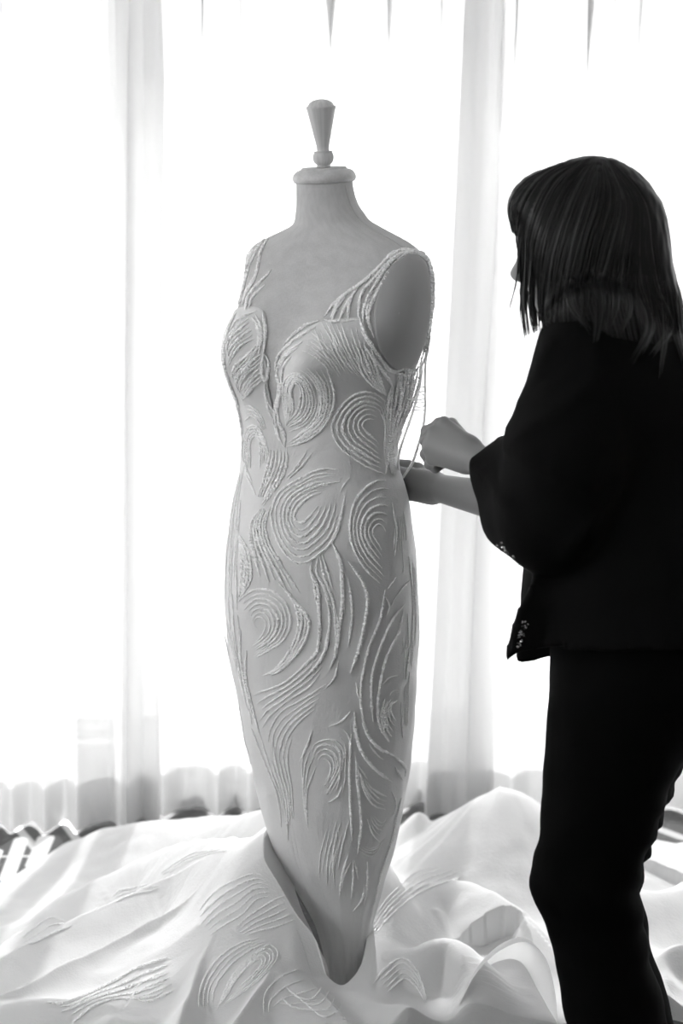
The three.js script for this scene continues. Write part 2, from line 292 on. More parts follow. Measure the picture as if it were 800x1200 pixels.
// follows a picture curve over a surface; past its edge it keeps its distance
function drape(rc, line, lift, z0 = DZ) {
  const pts = []; let z = null; const hits = line.map(([x, y]) => castTo(rc, x, y));
  for (let i = 0; i < line.length; i++) {
    const h = hits[i];
    if (h) { z = h.point.z; const n = h.face.normal.clone(); if (n.dot(rayDir(...line[i])) > 0) n.negate(); pts.push(h.point.clone().addScaledVector(n, lift)); }
    else { if (z === null) { const f = hits.find((q) => q); z = f ? f.point.z : z0; } pts.push(P(line[i][0], line[i][1], z + lift)); }
  }
  for (let k = 0; k < 2; k++) for (let i = 1; i < pts.length - 1; i++) pts[i].lerp(pts[i - 1].clone().add(pts[i + 1]).multiplyScalar(0.5), 0.35);
  return pts;
}
const torsoCast = raycaster([torsoGeo]);
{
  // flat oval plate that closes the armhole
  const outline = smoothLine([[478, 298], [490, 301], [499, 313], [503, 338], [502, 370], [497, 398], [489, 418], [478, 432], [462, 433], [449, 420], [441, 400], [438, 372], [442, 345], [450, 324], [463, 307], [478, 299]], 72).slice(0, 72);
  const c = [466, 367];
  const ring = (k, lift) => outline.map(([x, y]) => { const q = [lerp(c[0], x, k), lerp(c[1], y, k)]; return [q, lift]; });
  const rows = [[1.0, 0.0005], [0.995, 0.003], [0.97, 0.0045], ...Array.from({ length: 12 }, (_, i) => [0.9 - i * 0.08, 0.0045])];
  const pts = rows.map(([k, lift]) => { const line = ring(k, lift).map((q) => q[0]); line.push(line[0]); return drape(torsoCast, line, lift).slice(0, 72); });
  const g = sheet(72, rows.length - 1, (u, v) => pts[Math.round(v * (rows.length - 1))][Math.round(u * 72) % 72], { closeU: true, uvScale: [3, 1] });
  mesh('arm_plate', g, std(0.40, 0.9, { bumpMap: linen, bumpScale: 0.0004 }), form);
  // side seam tape behind the plate, and the sewn seams of neck and shoulder
  const seam = (line, r) => rope(drape(torsoCast, smoothLine(line, 30), 0.0002), r, { rough: 0, sides: 5, step: 0.006 });
  mesh('seam', seam([[404, 216], [409, 235], [417, 252], [431, 265], [455, 279], [482, 297]], 0.0009), linenMat, form);
}
{
  // turned wooden neck cap and finial, leaning with the neck
  const s = 1 / 655, top = P(380, 213, DZ);
  const knobAt = (list) => new THREE.LatheGeometry(list.map(([r, y]) => new THREE.Vector2(Math.max(r, 0.0001) * s, y * s)), 56);
  const cap = mesh('neck_cap', knobAt([[0, -1], [30, -1], [34.5, 0], [36.2, 2], [36.6, 5], [35.5, 8.5], [33.5, 11], [31, 13], [26.5, 14.2], [26.2, 15.6], [25.2, 16.2], [0, 16.4]]), woodMat, form);
  cap.position.copy(top); cap.rotation.set(0.05, 0, 0.045);
  mesh('finial', knobAt([[0, 15.5], [8, 16], [8.2, 18], [7.2, 18.8], [8.5, 20], [11, 22.5], [12, 26], [12, 29.5], [11.2, 32], [10.4, 32.4], [10.6, 34], [10, 34.6], [6.8, 35], [7.2, 40], [16.6, 82], [17, 83], [17, 84.6], [15, 85.4], [14.4, 87], [13, 89], [9, 91.4], [4, 92.6], [0, 92.9]]), woodMat, cap);
}
{
  // its stand, inside the skirt
  const x = P(402, 1140, DZ).x;
  mesh('stand_pole', new THREE.CylinderGeometry(0.016, 0.016, 0.86, 20).translate(x, 0.45, DZ), woodMat, form);
  mesh('stand_base', new THREE.CylinderGeometry(0.05, 0.055, 0.02, 32).translate(x, 0.01, DZ), woodMat, form);
}

// ---------------------------------------------------------------- the gown
const satinBump = dataTexture(512, 512, (u, v) => 0.5 + 0.25 * n2(u * 12, v * 12) + 0.25 * n2(u * 40, v * 40));
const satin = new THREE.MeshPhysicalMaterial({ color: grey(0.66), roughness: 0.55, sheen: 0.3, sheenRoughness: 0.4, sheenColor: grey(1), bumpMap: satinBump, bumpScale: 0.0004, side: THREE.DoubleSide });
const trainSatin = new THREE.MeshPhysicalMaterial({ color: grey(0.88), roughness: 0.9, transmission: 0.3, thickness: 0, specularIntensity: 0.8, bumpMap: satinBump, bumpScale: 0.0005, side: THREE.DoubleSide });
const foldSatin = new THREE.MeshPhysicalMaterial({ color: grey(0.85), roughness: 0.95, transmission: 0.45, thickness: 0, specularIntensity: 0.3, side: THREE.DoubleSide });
const liningMat = new THREE.MeshPhysicalMaterial({ color: grey(0.78), roughness: 0.95, transmission: 0.3, thickness: 0, specularIntensity: 0.2, side: THREE.DoubleSide });
const beadMat = new THREE.MeshPhysicalMaterial({ color: grey(0.93), roughness: 0.22, specularIntensity: 1, flatShading: true });
const cordMat = new THREE.MeshPhysicalMaterial({ color: grey(0.84), roughness: 0.4 });
const gown = thing('wedding_gown', 'white fitted wedding gown with swirling beadwork and a long satin train on the form', 'dress');

// where the bodice ends: the plunging neckline in front, armholes, the low back
const NECK = smoothLine([[268, 372], [276, 362], [290, 359], [303, 361], [310, 368], [310, 385], [309, 408], [312, 436], [314, 460], [318, 487], [321, 475], [324, 452], [324, 440], [329, 416], [341, 398], [356, 387], [372, 378], [400, 373], [424, 374], [431, 392], [439, 413], [451, 431], [464, 438], [476, 440]], 160);
const overCast = raycaster([sheet(240, 240, (u, v) => bodyPoint((u - 0.5) * 2 * Math.PI, lerp(700, 290, v), 0.004), { closeU: false })]);
const cut = [];
for (const [x, y] of NECK) { const h = castTo(overCast, x, y); if (h) { const uv = h.uv ?? new THREE.Vector2(); const i = h.face, a = overCast.g.attributes.uv; const bc = new THREE.Vector3(); THREE.Triangle.getBarycoord(h.point, ...['a', 'b', 'c'].map((k) => new THREE.Vector3().fromBufferAttribute(overCast.g.attributes.position, i[k])), bc); const u = bc.x * a.getX(i.a) + bc.y * a.getX(i.b) + bc.z * a.getX(i.c), v = bc.x * a.getY(i.a) + bc.y * a.getY(i.b) + bc.z * a.getY(i.c); let phi = (u - 0.5) * 2 * Math.PI; cut.push([phi, lerp(700, 290, v)]); } }
for (let i = 1; i < cut.length; i++) if (cut[i][0] <= cut[i - 1][0]) cut[i][0] = cut[i - 1][0] + 0.0008;
const phiLo = cut[0][0], phiHi = cut[cut.length - 1][0];
function neckRow(phi) {
  if (phi < phiLo) { const t = clamp((phiLo - phi) / (phiLo + Math.PI), 0, 1); return lerp(cut[0][1], 500, sstep(0, 0.9, t)); }
  if (phi > phiHi) { const t = clamp((phi - phiHi) / (Math.PI - phiHi), 0, 1); return lerp(cut[cut.length - 1][1], 500, sstep(0, 0.9, t)); }
  let i = 0; while (i < cut.length - 2 && cut[i + 1][0] < phi) i++;
  return lerp(cut[i][1], cut[i + 1][1], clamp((phi - cut[i][0]) / (cut[i + 1][0] - cut[i][0]), 0, 1));
}
const phis = []; { const NU = 230; for (let i = 0; i < NU; i++) phis.push(-Math.PI + (i + 0.5) / NU * 2 * Math.PI); for (const c of cut) phis.push(c[0]); phis.sort((a, b) => a - b); }
const gownGeo = sheet(phis.length, 230, (u, v) => {
  const phi = phis[Math.round(u * phis.length) % phis.length], top = neckRow(phi), y = lerp(top, 1158, Math.pow(v, 1.12));
  const lift = 0.0045 + 0.0016 * n2(phi * 2.2, y / 70) * sstep(480, 640, y) + (v < 0.004 ? -0.002 : 0);
  return bodyPoint(phi, y, lift);
}, { closeU: true, uvScale: [5, 6], flip: true });
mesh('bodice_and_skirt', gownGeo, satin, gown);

// ---------------------------------------------------------------- beadwork: every strand lies on the gown or hangs from it
const Z = (x0, y0, list, s = 5.3333) => list.map(([x, y]) => [x0 + x / s, y0 + y / s]);
const gownCast = raycaster([gownGeo, torsoGeo]);
let strandNo = 0;
function strand(line, { r = 0.0029, bead = 0.005, lift = 0.55, mat = beadMat, name = r < 0.0019 ? 'fine_strand' : 'beaded_strand', cast = gownCast, parent = gown, taper = 0.035 } = {}) {
  let len = 0; for (let i = 1; i < line.length; i++) len += Math.hypot(line[i][0] - line[i - 1][0], line[i][1] - line[i - 1][1]);
  const pts = drape(cast, smoothLine(line, Math.max(8, Math.round(len / 3))), r * lift);
  return mesh(name, rope(pts, r, { bead, rough: bead ? 0.9 : 0.1, taper, seed: ++strandNo, step: bead ? 0.0017 : 0.004 }), mat, parent);
}
const B = (x0, y0, ...lists) => { for (const l of lists) strand(Z(x0, y0, l)); };                          // bold beaded ropes
const C = (x0, y0, ...lists) => { for (const l of lists) strand(Z(x0, y0, l), { r: 0.0022, bead: 0.0044 }); };      // fine ones
function fam(x0, y0, a, b, n, { r = 0.0026, bead = 0.0048, trim = 0.1, jit = 0.3, ...more } = {}) {        // n strands flowing from one guide to the other
  if (n > 5) n = Math.round(n * 0.82);
  const M = 40, p = smoothLine(Z(x0, y0, a), M), q = smoothLine(Z(x0, y0, b), M), R = mulberry(strandNo * 31 + 5), gap = p.reduce((a, o, k) => a + Math.hypot(o[0] - q[k][0], o[1] - q[k][1]), 0) / (M + 1) / Math.max(1, n - 1) / 655;
  r = clamp(Math.min(r, gap * 0.44), 0.0014, Math.max(r, 0.0014));
  for (let i = 0; i < n; i++) {
    const t = n > 1 ? i / (n - 1) : 0.5, k0 = Math.floor(R() * trim * M), k1 = M - Math.floor(R() * trim * M), ph = R() * 6;
    const line = []; for (let k = k0; k <= k1; k += 2) line.push([lerp(p[k][0], q[k][0], t) + jit * Math.sin(k * 0.3 + ph), lerp(p[k][1], q[k][1], t) + jit * Math.cos(k * 0.27 + ph)]);
    strand(line, { r: r * (0.75 + 0.5 * R()), bead: R() < 0.8 ? bead : 0.0036, ...more });
  }
}
// right bust (seen at the left)
fam(250, 350, [[230, 120], [150, 180], [95, 240], [75, 310]], [[255, 250], [180, 290], [125, 350], [95, 430]], 7);
fam(250, 350, [[285, 270], [205, 360], [130, 430], [112, 500]], [[305, 390], [230, 450], [170, 530], [160, 600]], 7);
fam(250, 350, [[305, 420], [240, 480], [190, 550], [165, 615]], [[318, 500], [260, 540], [215, 590], [175, 640]], 4);
B(250, 350, [[240, 120], [275, 170], [285, 240], [270, 320], [230, 370]], [[262, 100], [295, 180], [297, 260], [280, 350]], [[308, 92], [321, 180], [318, 260], [312, 340]],
  [[312, 345], [345, 390], [340, 460], [322, 520], [306, 480], [303, 410], [314, 350]], [[322, 530], [325, 600], [350, 660], [378, 705]], [[325, 600], [345, 690], [365, 745]],
  [[150, 80], [112, 150], [82, 240], [67, 330], [76, 430], [110, 540], [150, 640], [165, 720], [180, 800], [185, 900]], [[270, 80], [200, 110], [140, 150], [105, 200]]);
// plunging edge and left bust
B(250, 350, [[660, 140], [580, 170], [500, 230], [440, 290]], [[640, 180], [540, 240], [450, 310], [400, 380], [385, 450]], [[560, 270], [480, 330], [420, 400], [400, 470], [415, 560], [400, 640], [370, 740]],
  [[490, 360], [440, 430], [430, 520], [420, 600], [400, 680], [375, 770]], [[530, 305], [455, 365], [412, 440]], [[375, 770], [400, 850], [440, 920]], [[400, 690], [412, 770], [450, 860], [445, 930]], [[385, 720], [395, 800], [420, 880]]);
fam(250, 350, [[455, 800], [440, 650], [445, 520], [490, 465], [550, 470], [620, 560], [640, 680], [580, 780], [470, 830]], [[470, 770], [502, 680], [490, 580], [515, 515], [545, 560], [545, 640], [520, 710], [462, 770]], 7, { trim: 0.05 });
fam(250, 350, [[500, 425], [600, 480], [660, 600], [640, 740], [540, 840], [460, 900]], [[710, 440], [750, 560], [745, 680], [690, 800], [570, 890], [460, 925]], 7, { r: 0.0021 });
fam(250, 350, [[520, 320], [600, 340], [690, 410], [760, 500]], [[600, 200], [700, 290], [790, 400], [840, 500]], 7, { r: 0.0014, trim: 0.3 });
// top of the left bust, below the strap
fam(370, 400, [[30, -130], [110, 20], [200, 160], [300, 260]], [[270, -120], [300, 20], [350, 160], [430, 320]], 11, { r: 0.0015, trim: 0.3 });
fam(370, 400, [[-20, -100], [40, 40], [100, 150], [160, 210]], [[150, -120], [170, 0], [230, 130], [300, 220]], 7, { r: 0.0013, trim: 0.35 });
fam(370, 400, [[240, 60], [290, 200], [370, 290], [435, 345]], [[340, 30], [370, 140], [405, 260], [445, 330]], 5);
B(370, 400, [[285, -60], [330, 10], [390, 90], [440, 170], [490, 190], [550, 160], [600, 190], [630, 170]], [[440, 180], [500, 200], [560, 210], [620, 190]], [[300, 20], [360, 110], [420, 190], [460, 250], [480, 290]]);
// side swirl under the arm
fam(370, 400, [[440, 380], [350, 320], [250, 330], [150, 420], [100, 540], [140, 650], [250, 740], [350, 800], [430, 830]], [[370, 490], [325, 480], [288, 520], [300, 550], [330, 580], [360, 605], [378, 625], [388, 640], [392, 655]], 8, { r: 0.002, trim: 0.06 });
fam(370, 400, [[440, 350], [455, 470], [460, 560], [445, 680], [438, 800]], [[380, 400], [425, 500], [430, 590], [425, 680], [432, 790]], 5);
B(370, 400, [[480, 280], [462, 380], [456, 500], [452, 620], [442, 760], [432, 830]], [[470, 270], [448, 360], [440, 470]]);
// flows from the waist into the big swirl
fam(260, 520, [[310, 20], [285, 150], [245, 280], [225, 350]], [[400, 20], [412, 100], [360, 240], [250, 400]], 7);
fam(260, 520, [[245, 400], [190, 500], [188, 620], [215, 720], [245, 840]], [[310, 380], [272, 500], [295, 620], [370, 750], [505, 960]], 7);
C(260, 520, [[400, 215], [480, 130], [530, 45]], [[412, 225], [500, 140], [560, 60]], [[150, 190], [190, 270], [215, 320]], [[140, 40], [150, 140], [190, 240]]);
fam(250, 350, [[190, 1060], [185, 900], [215, 810], [262, 790], [330, 900], [345, 1060]], [[232, 1060], [236, 880], [265, 850], [292, 900], [292, 1060]], 5, { r: 0.0017 });
fam(250, 350, [[185, 670], [240, 672], [305, 740], [335, 830]], [[200, 760], [235, 730], [280, 760], [310, 830]], 4, { r: 0.0017 });
fam(260, 520, [[770, 165], [620, 160], [480, 220], [360, 300], [310, 420], [330, 560], [400, 690], [500, 755], [560, 720], [680, 620], [740, 480], [765, 330]], [[625, 310], [575, 320], [530, 345], [485, 385], [462, 420], [452, 450], [455, 475], [475, 495], [510, 495], [545, 455], [580, 410], [610, 370]], 9, { r: 0.002, trim: 0.06 });
C(260, 520, [[800, 210], [760, 260], [740, 300]], [[740, 235], [600, 260], [500, 320]]);
// along the right hip edge of the form (left in the picture)
fam(260, 520, [[130, 30], [100, 200], [62, 400], [42, 600], [22, 800], [22, 1060]], [[140, 200], [115, 380], [102, 560], [92, 800], [97, 1060]], 8, { r: 0.0014, bead: 0.0032, trim: 0.5 });
fam(260, 520, [[100, 540], [150, 640], [180, 720], [180, 850], [130, 950]], [[108, 600], [128, 700], [130, 800], [120, 900], [102, 1000]], 4);
// streams down the front
B(260, 520, [[560, 735], [555, 800], [600, 900], [610, 1060]], [[690, 620], [740, 740], [750, 900], [765, 1060]]);
C(260, 520, [[600, 700], [590, 800], [640, 900], [690, 1040]], [[625, 690], [660, 800], [690, 900]]);
// hip swirl at the right
fam(370, 560, [[480, 20], [380, 20], [260, 120], [210, 280], [225, 420], [300, 560], [380, 640], [430, 690]], [[440, 345], [420, 300], [390, 285], [362, 310], [352, 340], [375, 390], [398, 425], [412, 460]], 8, { r: 0.002, trim: 0.06 });
fam(370, 560, [[480, 30], [540, 200], [570, 400], [590, 560], [600, 640]], [[465, 150], [490, 330], [480, 480], [460, 580], [430, 660]], 8, { r: 0.0014, bead: 0.0032, trim: 0.5 });
B(370, 560, [[100, 400], [150, 520], [165, 680], [160, 840], [140, 1000]], [[200, 520], [290, 650], [320, 760], [300, 920], [270, 1060], [215, 1220]], [[5, 690], [20, 820], [22, 1000]]);
C(370, 560, [[20, 480], [60, 640], [110, 780], [120, 900], [130, 1050]], [[200, 620], [220, 760], [225, 870], [200, 1060]], [[430, 700], [400, 880], [330, 1060], [290, 1240], [280, 1400], [300, 1520]], [[550, 790], [480, 880], [400, 1060], [350, 1230], [345, 1360], [355, 1520]],
  [[545, 830], [515, 960], [440, 1120], [400, 1290], [385, 1420], [400, 1560], [455, 1650]], [[430, 740], [460, 800], [440, 860]], [[585, 640], [540, 690], [495, 745]], [[500, 620], [450, 690]], [[180, 110], [160, 230], [120, 350], [60, 440]], [[500, 740], [470, 800]]);
fam(370, 560, [[535, 260], [572, 430], [590, 620], [602, 800], [600, 960], [595, 1100], [580, 1300]], [[560, 200], [595, 420], [612, 560], [620, 700], [625, 900], [622, 1100], [612, 1300]], 5, { r: 0.0014, bead: 0.0032, trim: 0.5 });
fam(370, 560, [[520, 850], [540, 980], [535, 1120], [530, 1250]], [[580, 800], [590, 950], [575, 1120], [560, 1300]], 5, { r: 0.0014, bead: 0.0032, trim: 0.5 });
// hip swirl at the left
fam(250, 680, [[160, 130], [250, 60], [350, 60], [450, 140], [485, 260], [440, 370], [340, 440], [240, 500]], [[270, 300], [252, 265], [268, 232], [300, 225], [330, 262], [325, 310], [300, 350], [240, 400]], 8, { r: 0.0019 });
fam(250, 680, [[400, 10], [500, 120], [535, 250], [500, 400], [400, 545], [280, 600]], [[470, 90], [560, 180], [600, 260], [560, 400], [450, 540], [330, 610]], 4);
fam(250, 680, [[660, 440], [560, 545], [440, 640], [300, 700], [240, 720]], [[690, 560], [600, 660], [460, 760], [340, 860], [290, 960]], 5, { r: 0.0015 });
fam(250, 680, [[720, 640], [560, 740], [420, 830], [350, 950], [345, 1060]], [[640, 800], [520, 900], [470, 980], [445, 1060], [430, 1150]], 5, { r: 0.0015 });
C(250, 680, [[620, 930], [580, 1050], [540, 1130]], [[210, 440], [205, 600], [240, 760], [290, 960]], [[170, 300], [175, 500], [215, 720], [250, 860]]);
B(250, 680, [[620, 0], [660, 200], [662, 350], [640, 460], [550, 540]], [[760, 180], [782, 300], [755, 480], [722, 560]], [[720, 280], [702, 430], [640, 540], [560, 620]]);
C(250, 680, [[680, 20], [722, 180], [722, 300], [690, 440]], [[780, 500], [760, 600], [700, 680]]);
fam(250, 680, [[85, 20], [85, 200], [112, 420], [160, 620], [205, 800]], [[138, 20], [152, 200], [168, 420], [192, 640], [262, 1000]], 7, { r: 0.0014, bead: 0.0032, trim: 0.5 });
// thigh, right side
C(370, 740, [[510, 275], [460, 285], [415, 330]], [[520, 370], [475, 372], [462, 400]], [[215, 500], [160, 560], [80, 595]], [[250, 320], [265, 400], [275, 440]], [[330, 700], [380, 770], [420, 800]], [[260, 830], [320, 920]], [[320, 960], [380, 1000], [440, 1030]], [[250, 780], [255, 900], [270, 1060]], [[252, 830], [300, 960], [340, 1050]]);
fam(370, 740, [[430, 420], [405, 520], [430, 640], [470, 700]], [[505, 430], [462, 460], [470, 520], [500, 560]], 5);
B(370, 740, [[285, 520], [310, 620], [370, 710], [490, 780]], [[240, 500], [250, 640], [285, 750], [360, 850], [470, 940]], [[480, 770], [560, 860], [550, 905]], [[490, 840], [540, 930]]);
fam(370, 740, [[140, 590], [200, 640], [215, 750], [215, 900], [205, 1060]], [[70, 800], [90, 825], [95, 870], [80, 920], [40, 985]], 5, { r: 0.0016 });
fam(370, 740, [[540, 300], [530, 420], [535, 560], [545, 680]], [[580, 250], [575, 400], [570, 520], [575, 640]], 5, { r: 0.0014, bead: 0.0032, trim: 0.5 });
// lower skirt
fam(280, 850, [[440, 200], [480, 110], [590, 90], [650, 150], [640, 280], [530, 490]], [[505, 230], [525, 205], [555, 215], [575, 250], [570, 290], [530, 360]], 5, { r: 0.0016 });
fam(280, 850, [[80, 20], [170, 250], [250, 480], [270, 750]], [[335, 60], [305, 200], [330, 400], [350, 700]], 8, { r: 0.0014, trim: 0.3 });
fam(280, 850, [[450, 60], [400, 190], [400, 400], [420, 620]], [[480, 250], [425, 420], [425, 560], [440, 700]], 4, { r: 0.0014 });
fam(280, 850, [[560, 610], [520, 760], [500, 900], [505, 1010]], [[700, 540], [660, 700], [620, 880], [615, 1010]], 7, { r: 0.0014, trim: 0.25 });
C(280, 850, [[700, 50], [690, 300], [700, 600], [706, 720]], [[740, 230], [750, 450], [762, 620], [740, 800]], [[700, 850], [650, 950], [640, 1040]], [[720, 840], [742, 960]], [[560, 480], [620, 440], [640, 380]]);
fam(370, 880, [[270, 130], [300, 240], [360, 340], [440, 365]], [[310, 180], [350, 235], [400, 270], [450, 290]], 4, { r: 0.0015 });
fam(370, 880, [[320, 420], [345, 500], [380, 555], [400, 570]], [[360, 400], [390, 440], [420, 450], [440, 420]], 5, { r: 0.0014 });
fam(370, 880, [[240, 600], [300, 640], [350, 660], [400, 600]], [[300, 590], [340, 610], [390, 590], [430, 540]], 4, { r: 0.0014 });
C(370, 880, [[530, 290], [500, 420], [470, 560], [440, 650], [400, 780], [362, 960]], [[490, 460], [482, 550], [460, 600]], [[320, 690], [322, 800], [300, 960]], [[130, 600], [110, 700], [100, 780]], [[200, 650], [160, 800], [150, 900]], [[232, 680], [232, 820], [220, 920]], [[300, 830], [290, 920], [230, 1000]], [[470, 250], [500, 330], [480, 400]]);
// shoulder straps
B(250, 270, [[345, 50], [310, 110], [288, 190], [275, 260], [230, 350], [170, 450]], [[320, 55], [270, 130], [232, 210], [212, 280], [182, 400], [160, 470]], [[290, 75], [240, 150], [202, 250], [190, 340], [150, 460]], [[275, 85], [217, 170], [197, 280], [186, 350]],
  [[282, 255], [250, 330], [205, 400], [182, 470]], [[365, 245], [330, 290], [270, 350], [222, 410], [200, 500]], [[325, 340], [282, 380], [242, 430], [222, 490]], [[250, 300], [215, 370], [190, 440]]);
B(380, 270, [[560, 125], [480, 125], [400, 170], [310, 260], [230, 330], [130, 400], [60, 460], [0, 545]], [[580, 135], [470, 150], [400, 200], [320, 290], [242, 380], [216, 460], [212, 545]], [[555, 130], [430, 140], [350, 220], [260, 310], [190, 362], [100, 430], [40, 545]],
  [[480, 150], [400, 212], [340, 300], [282, 400], [242, 500], [240, 580]], [[445, 195], [382, 290], [332, 380], [292, 470], [272, 560], [308, 670]], [[205, 370], [152, 440], [112, 520], [90, 575]], [[190, 372], [152, 480], [150, 565]], [[130, 420], [72, 500], [42, 585]], [[275, 440], [265, 520], [285, 620]],
  [[215, 540], [250, 640], [292, 720], [352, 810], [422, 880], [482, 862], [560, 890], [592, 850]], [[450, 190], [500, 152], [570, 142], [640, 200], [660, 300], [655, 420], [650, 540], [630, 680], [592, 775]],
  [[560, 122], [620, 150], [668, 230], [680, 340], [674, 450], [660, 560], [650, 700], [630, 800], [602, 860]], [[575, 130], [645, 180], [674, 290], [668, 420], [656, 560], [640, 690], [610, 800]], [[0, 560], [60, 575], [140, 565], [215, 560]]);
// strands hanging loose across the open back, and the looped back edge
const backZ = DZ - 0.035, hang = { lift: 1 };
function loose(x0, y0, lists, z, r = 0.0022, held = 0) { for (const l of lists) { const pts = smoothLine(Z(x0, y0, l), 30).map(([x, y], i) => P(x, y, z - 0.0006 * i + held * Math.exp(-Math.pow((y - 512) / 45, 2)))); mesh('hanging_strand', rope(pts, r, { bead: 0.0036, rough: 0.5, seed: ++strandNo, step: 0.0017 }), beadMat, gown); } }
{
  const a = smoothLine(Z(370, 400, [[650, 130], [640, 250], [592, 420], [532, 550], [486, 650], [474, 760], [492, 840]]), 20), b = smoothLine(Z(370, 400, [[500, 215], [492, 380], [470, 520], [460, 600], [456, 680], [458, 760], [474, 830]]), 20);
  for (let i = 0; i < 11; i++) strand(a.map((p, k) => [lerp(p[0], b[k][0], i / 10) + 1.2 * Math.sin(k * 0.5 + i * 2), lerp(p[1], b[k][1], i / 10)]), { r: 0.0024 + 0.0006 * Math.sin(i * 5), lift: 1.2, name: 'hanging_strand' });
}
loose(370, 400, [[[690, 60], [682, 200], [682, 420], [672, 520], [642, 640], [602, 760], [545, 850]], [[660, 100], [655, 240], [610, 430], [565, 560], [525, 680], [512, 780], [535, 850]]], backZ, 0.0022, 0.23);   // held out by the woman's near hand
for (let i = 0; i < 7; i++) loose(370, 400, [[[622 - i * 3, 285 + i * 24], [650, 288 + i * 24 + (i % 2) * 4], [684, 284 + i * 24]]], backZ - 0.002, 0.0011);
// loose chain of beads off the right thigh
loose(250, 680, [[[72, 350], [95, 470], [130, 620], [162, 800], [180, 900], [195, 1000], [212, 1060], [235, 1150]], [[98, 470], [142, 600], [172, 700], [160, 800], [195, 880], [185, 930], [215, 960], [205, 1020], [232, 1050], [240, 1140]]], DZ + 0.01, 0.0012);
loose(370, 740, [[[625, 200], [612, 400], [590, 560], [580, 660]], [[560, 600], [582, 740], [552, 785]], [[545, 620], [555, 700], [578, 780]]], DZ - 0.02, 0.0012);

// ---------------------------------------------------------------- the train: a satin sheet from the collar at the knee out over the floor
const TC = V(0.0, 0, -3.52);
const RIM = [[0, 431, 1098, -3.5], [40, 427, 1122, -3.45], [70, 414, 1147, -3.41], [95, 400, 1157, -3.395], [120, 384, 1147, -3.40], [140, 369, 1102, -3.41], [155, 348, 1074, -3.42], [168, 328, 1040, -3.44], [180, 309, 1005, -3.47], [195, 309, 984, -3.52], [215, 318, 968, -3.60], [250, 360, 962, -3.66], [290, 424, 975, -3.66], [325, 447, 1035, -3.6], [348, 438, 1080, -3.54], [360, 431, 1098, -3.5]]
  .map(([a, x, y, z]) => { const p = P(x, y, z); return [a, p.x, p.y, p.z]; });
const rim = table(RIM);
//              angle   x     z of the hem
const HEM = table([[0, 1.35, -3.6], [25, 1.1, -3.37], [50, 0.62, -3.34], [75, 0.25, -3.32], [95, -0.05, -3.2], [120, -0.5, -3.1], [150, -1.05, -3.1], [180, -1.3, -3.5], [200, -1.0, -3.8], [214, -0.76, -4.0], [228, -0.575, -4.33], [245, -0.36, -4.32], [262, -0.15, -4.27], [278, 0.1, -4.24], [290, 0.2, -4.26], [305, 0.42, -4.25], [320, 0.7, -4.2], [335, 1.0, -4.1], [350, 1.3, -3.8], [360, 1.35, -3.6]]);
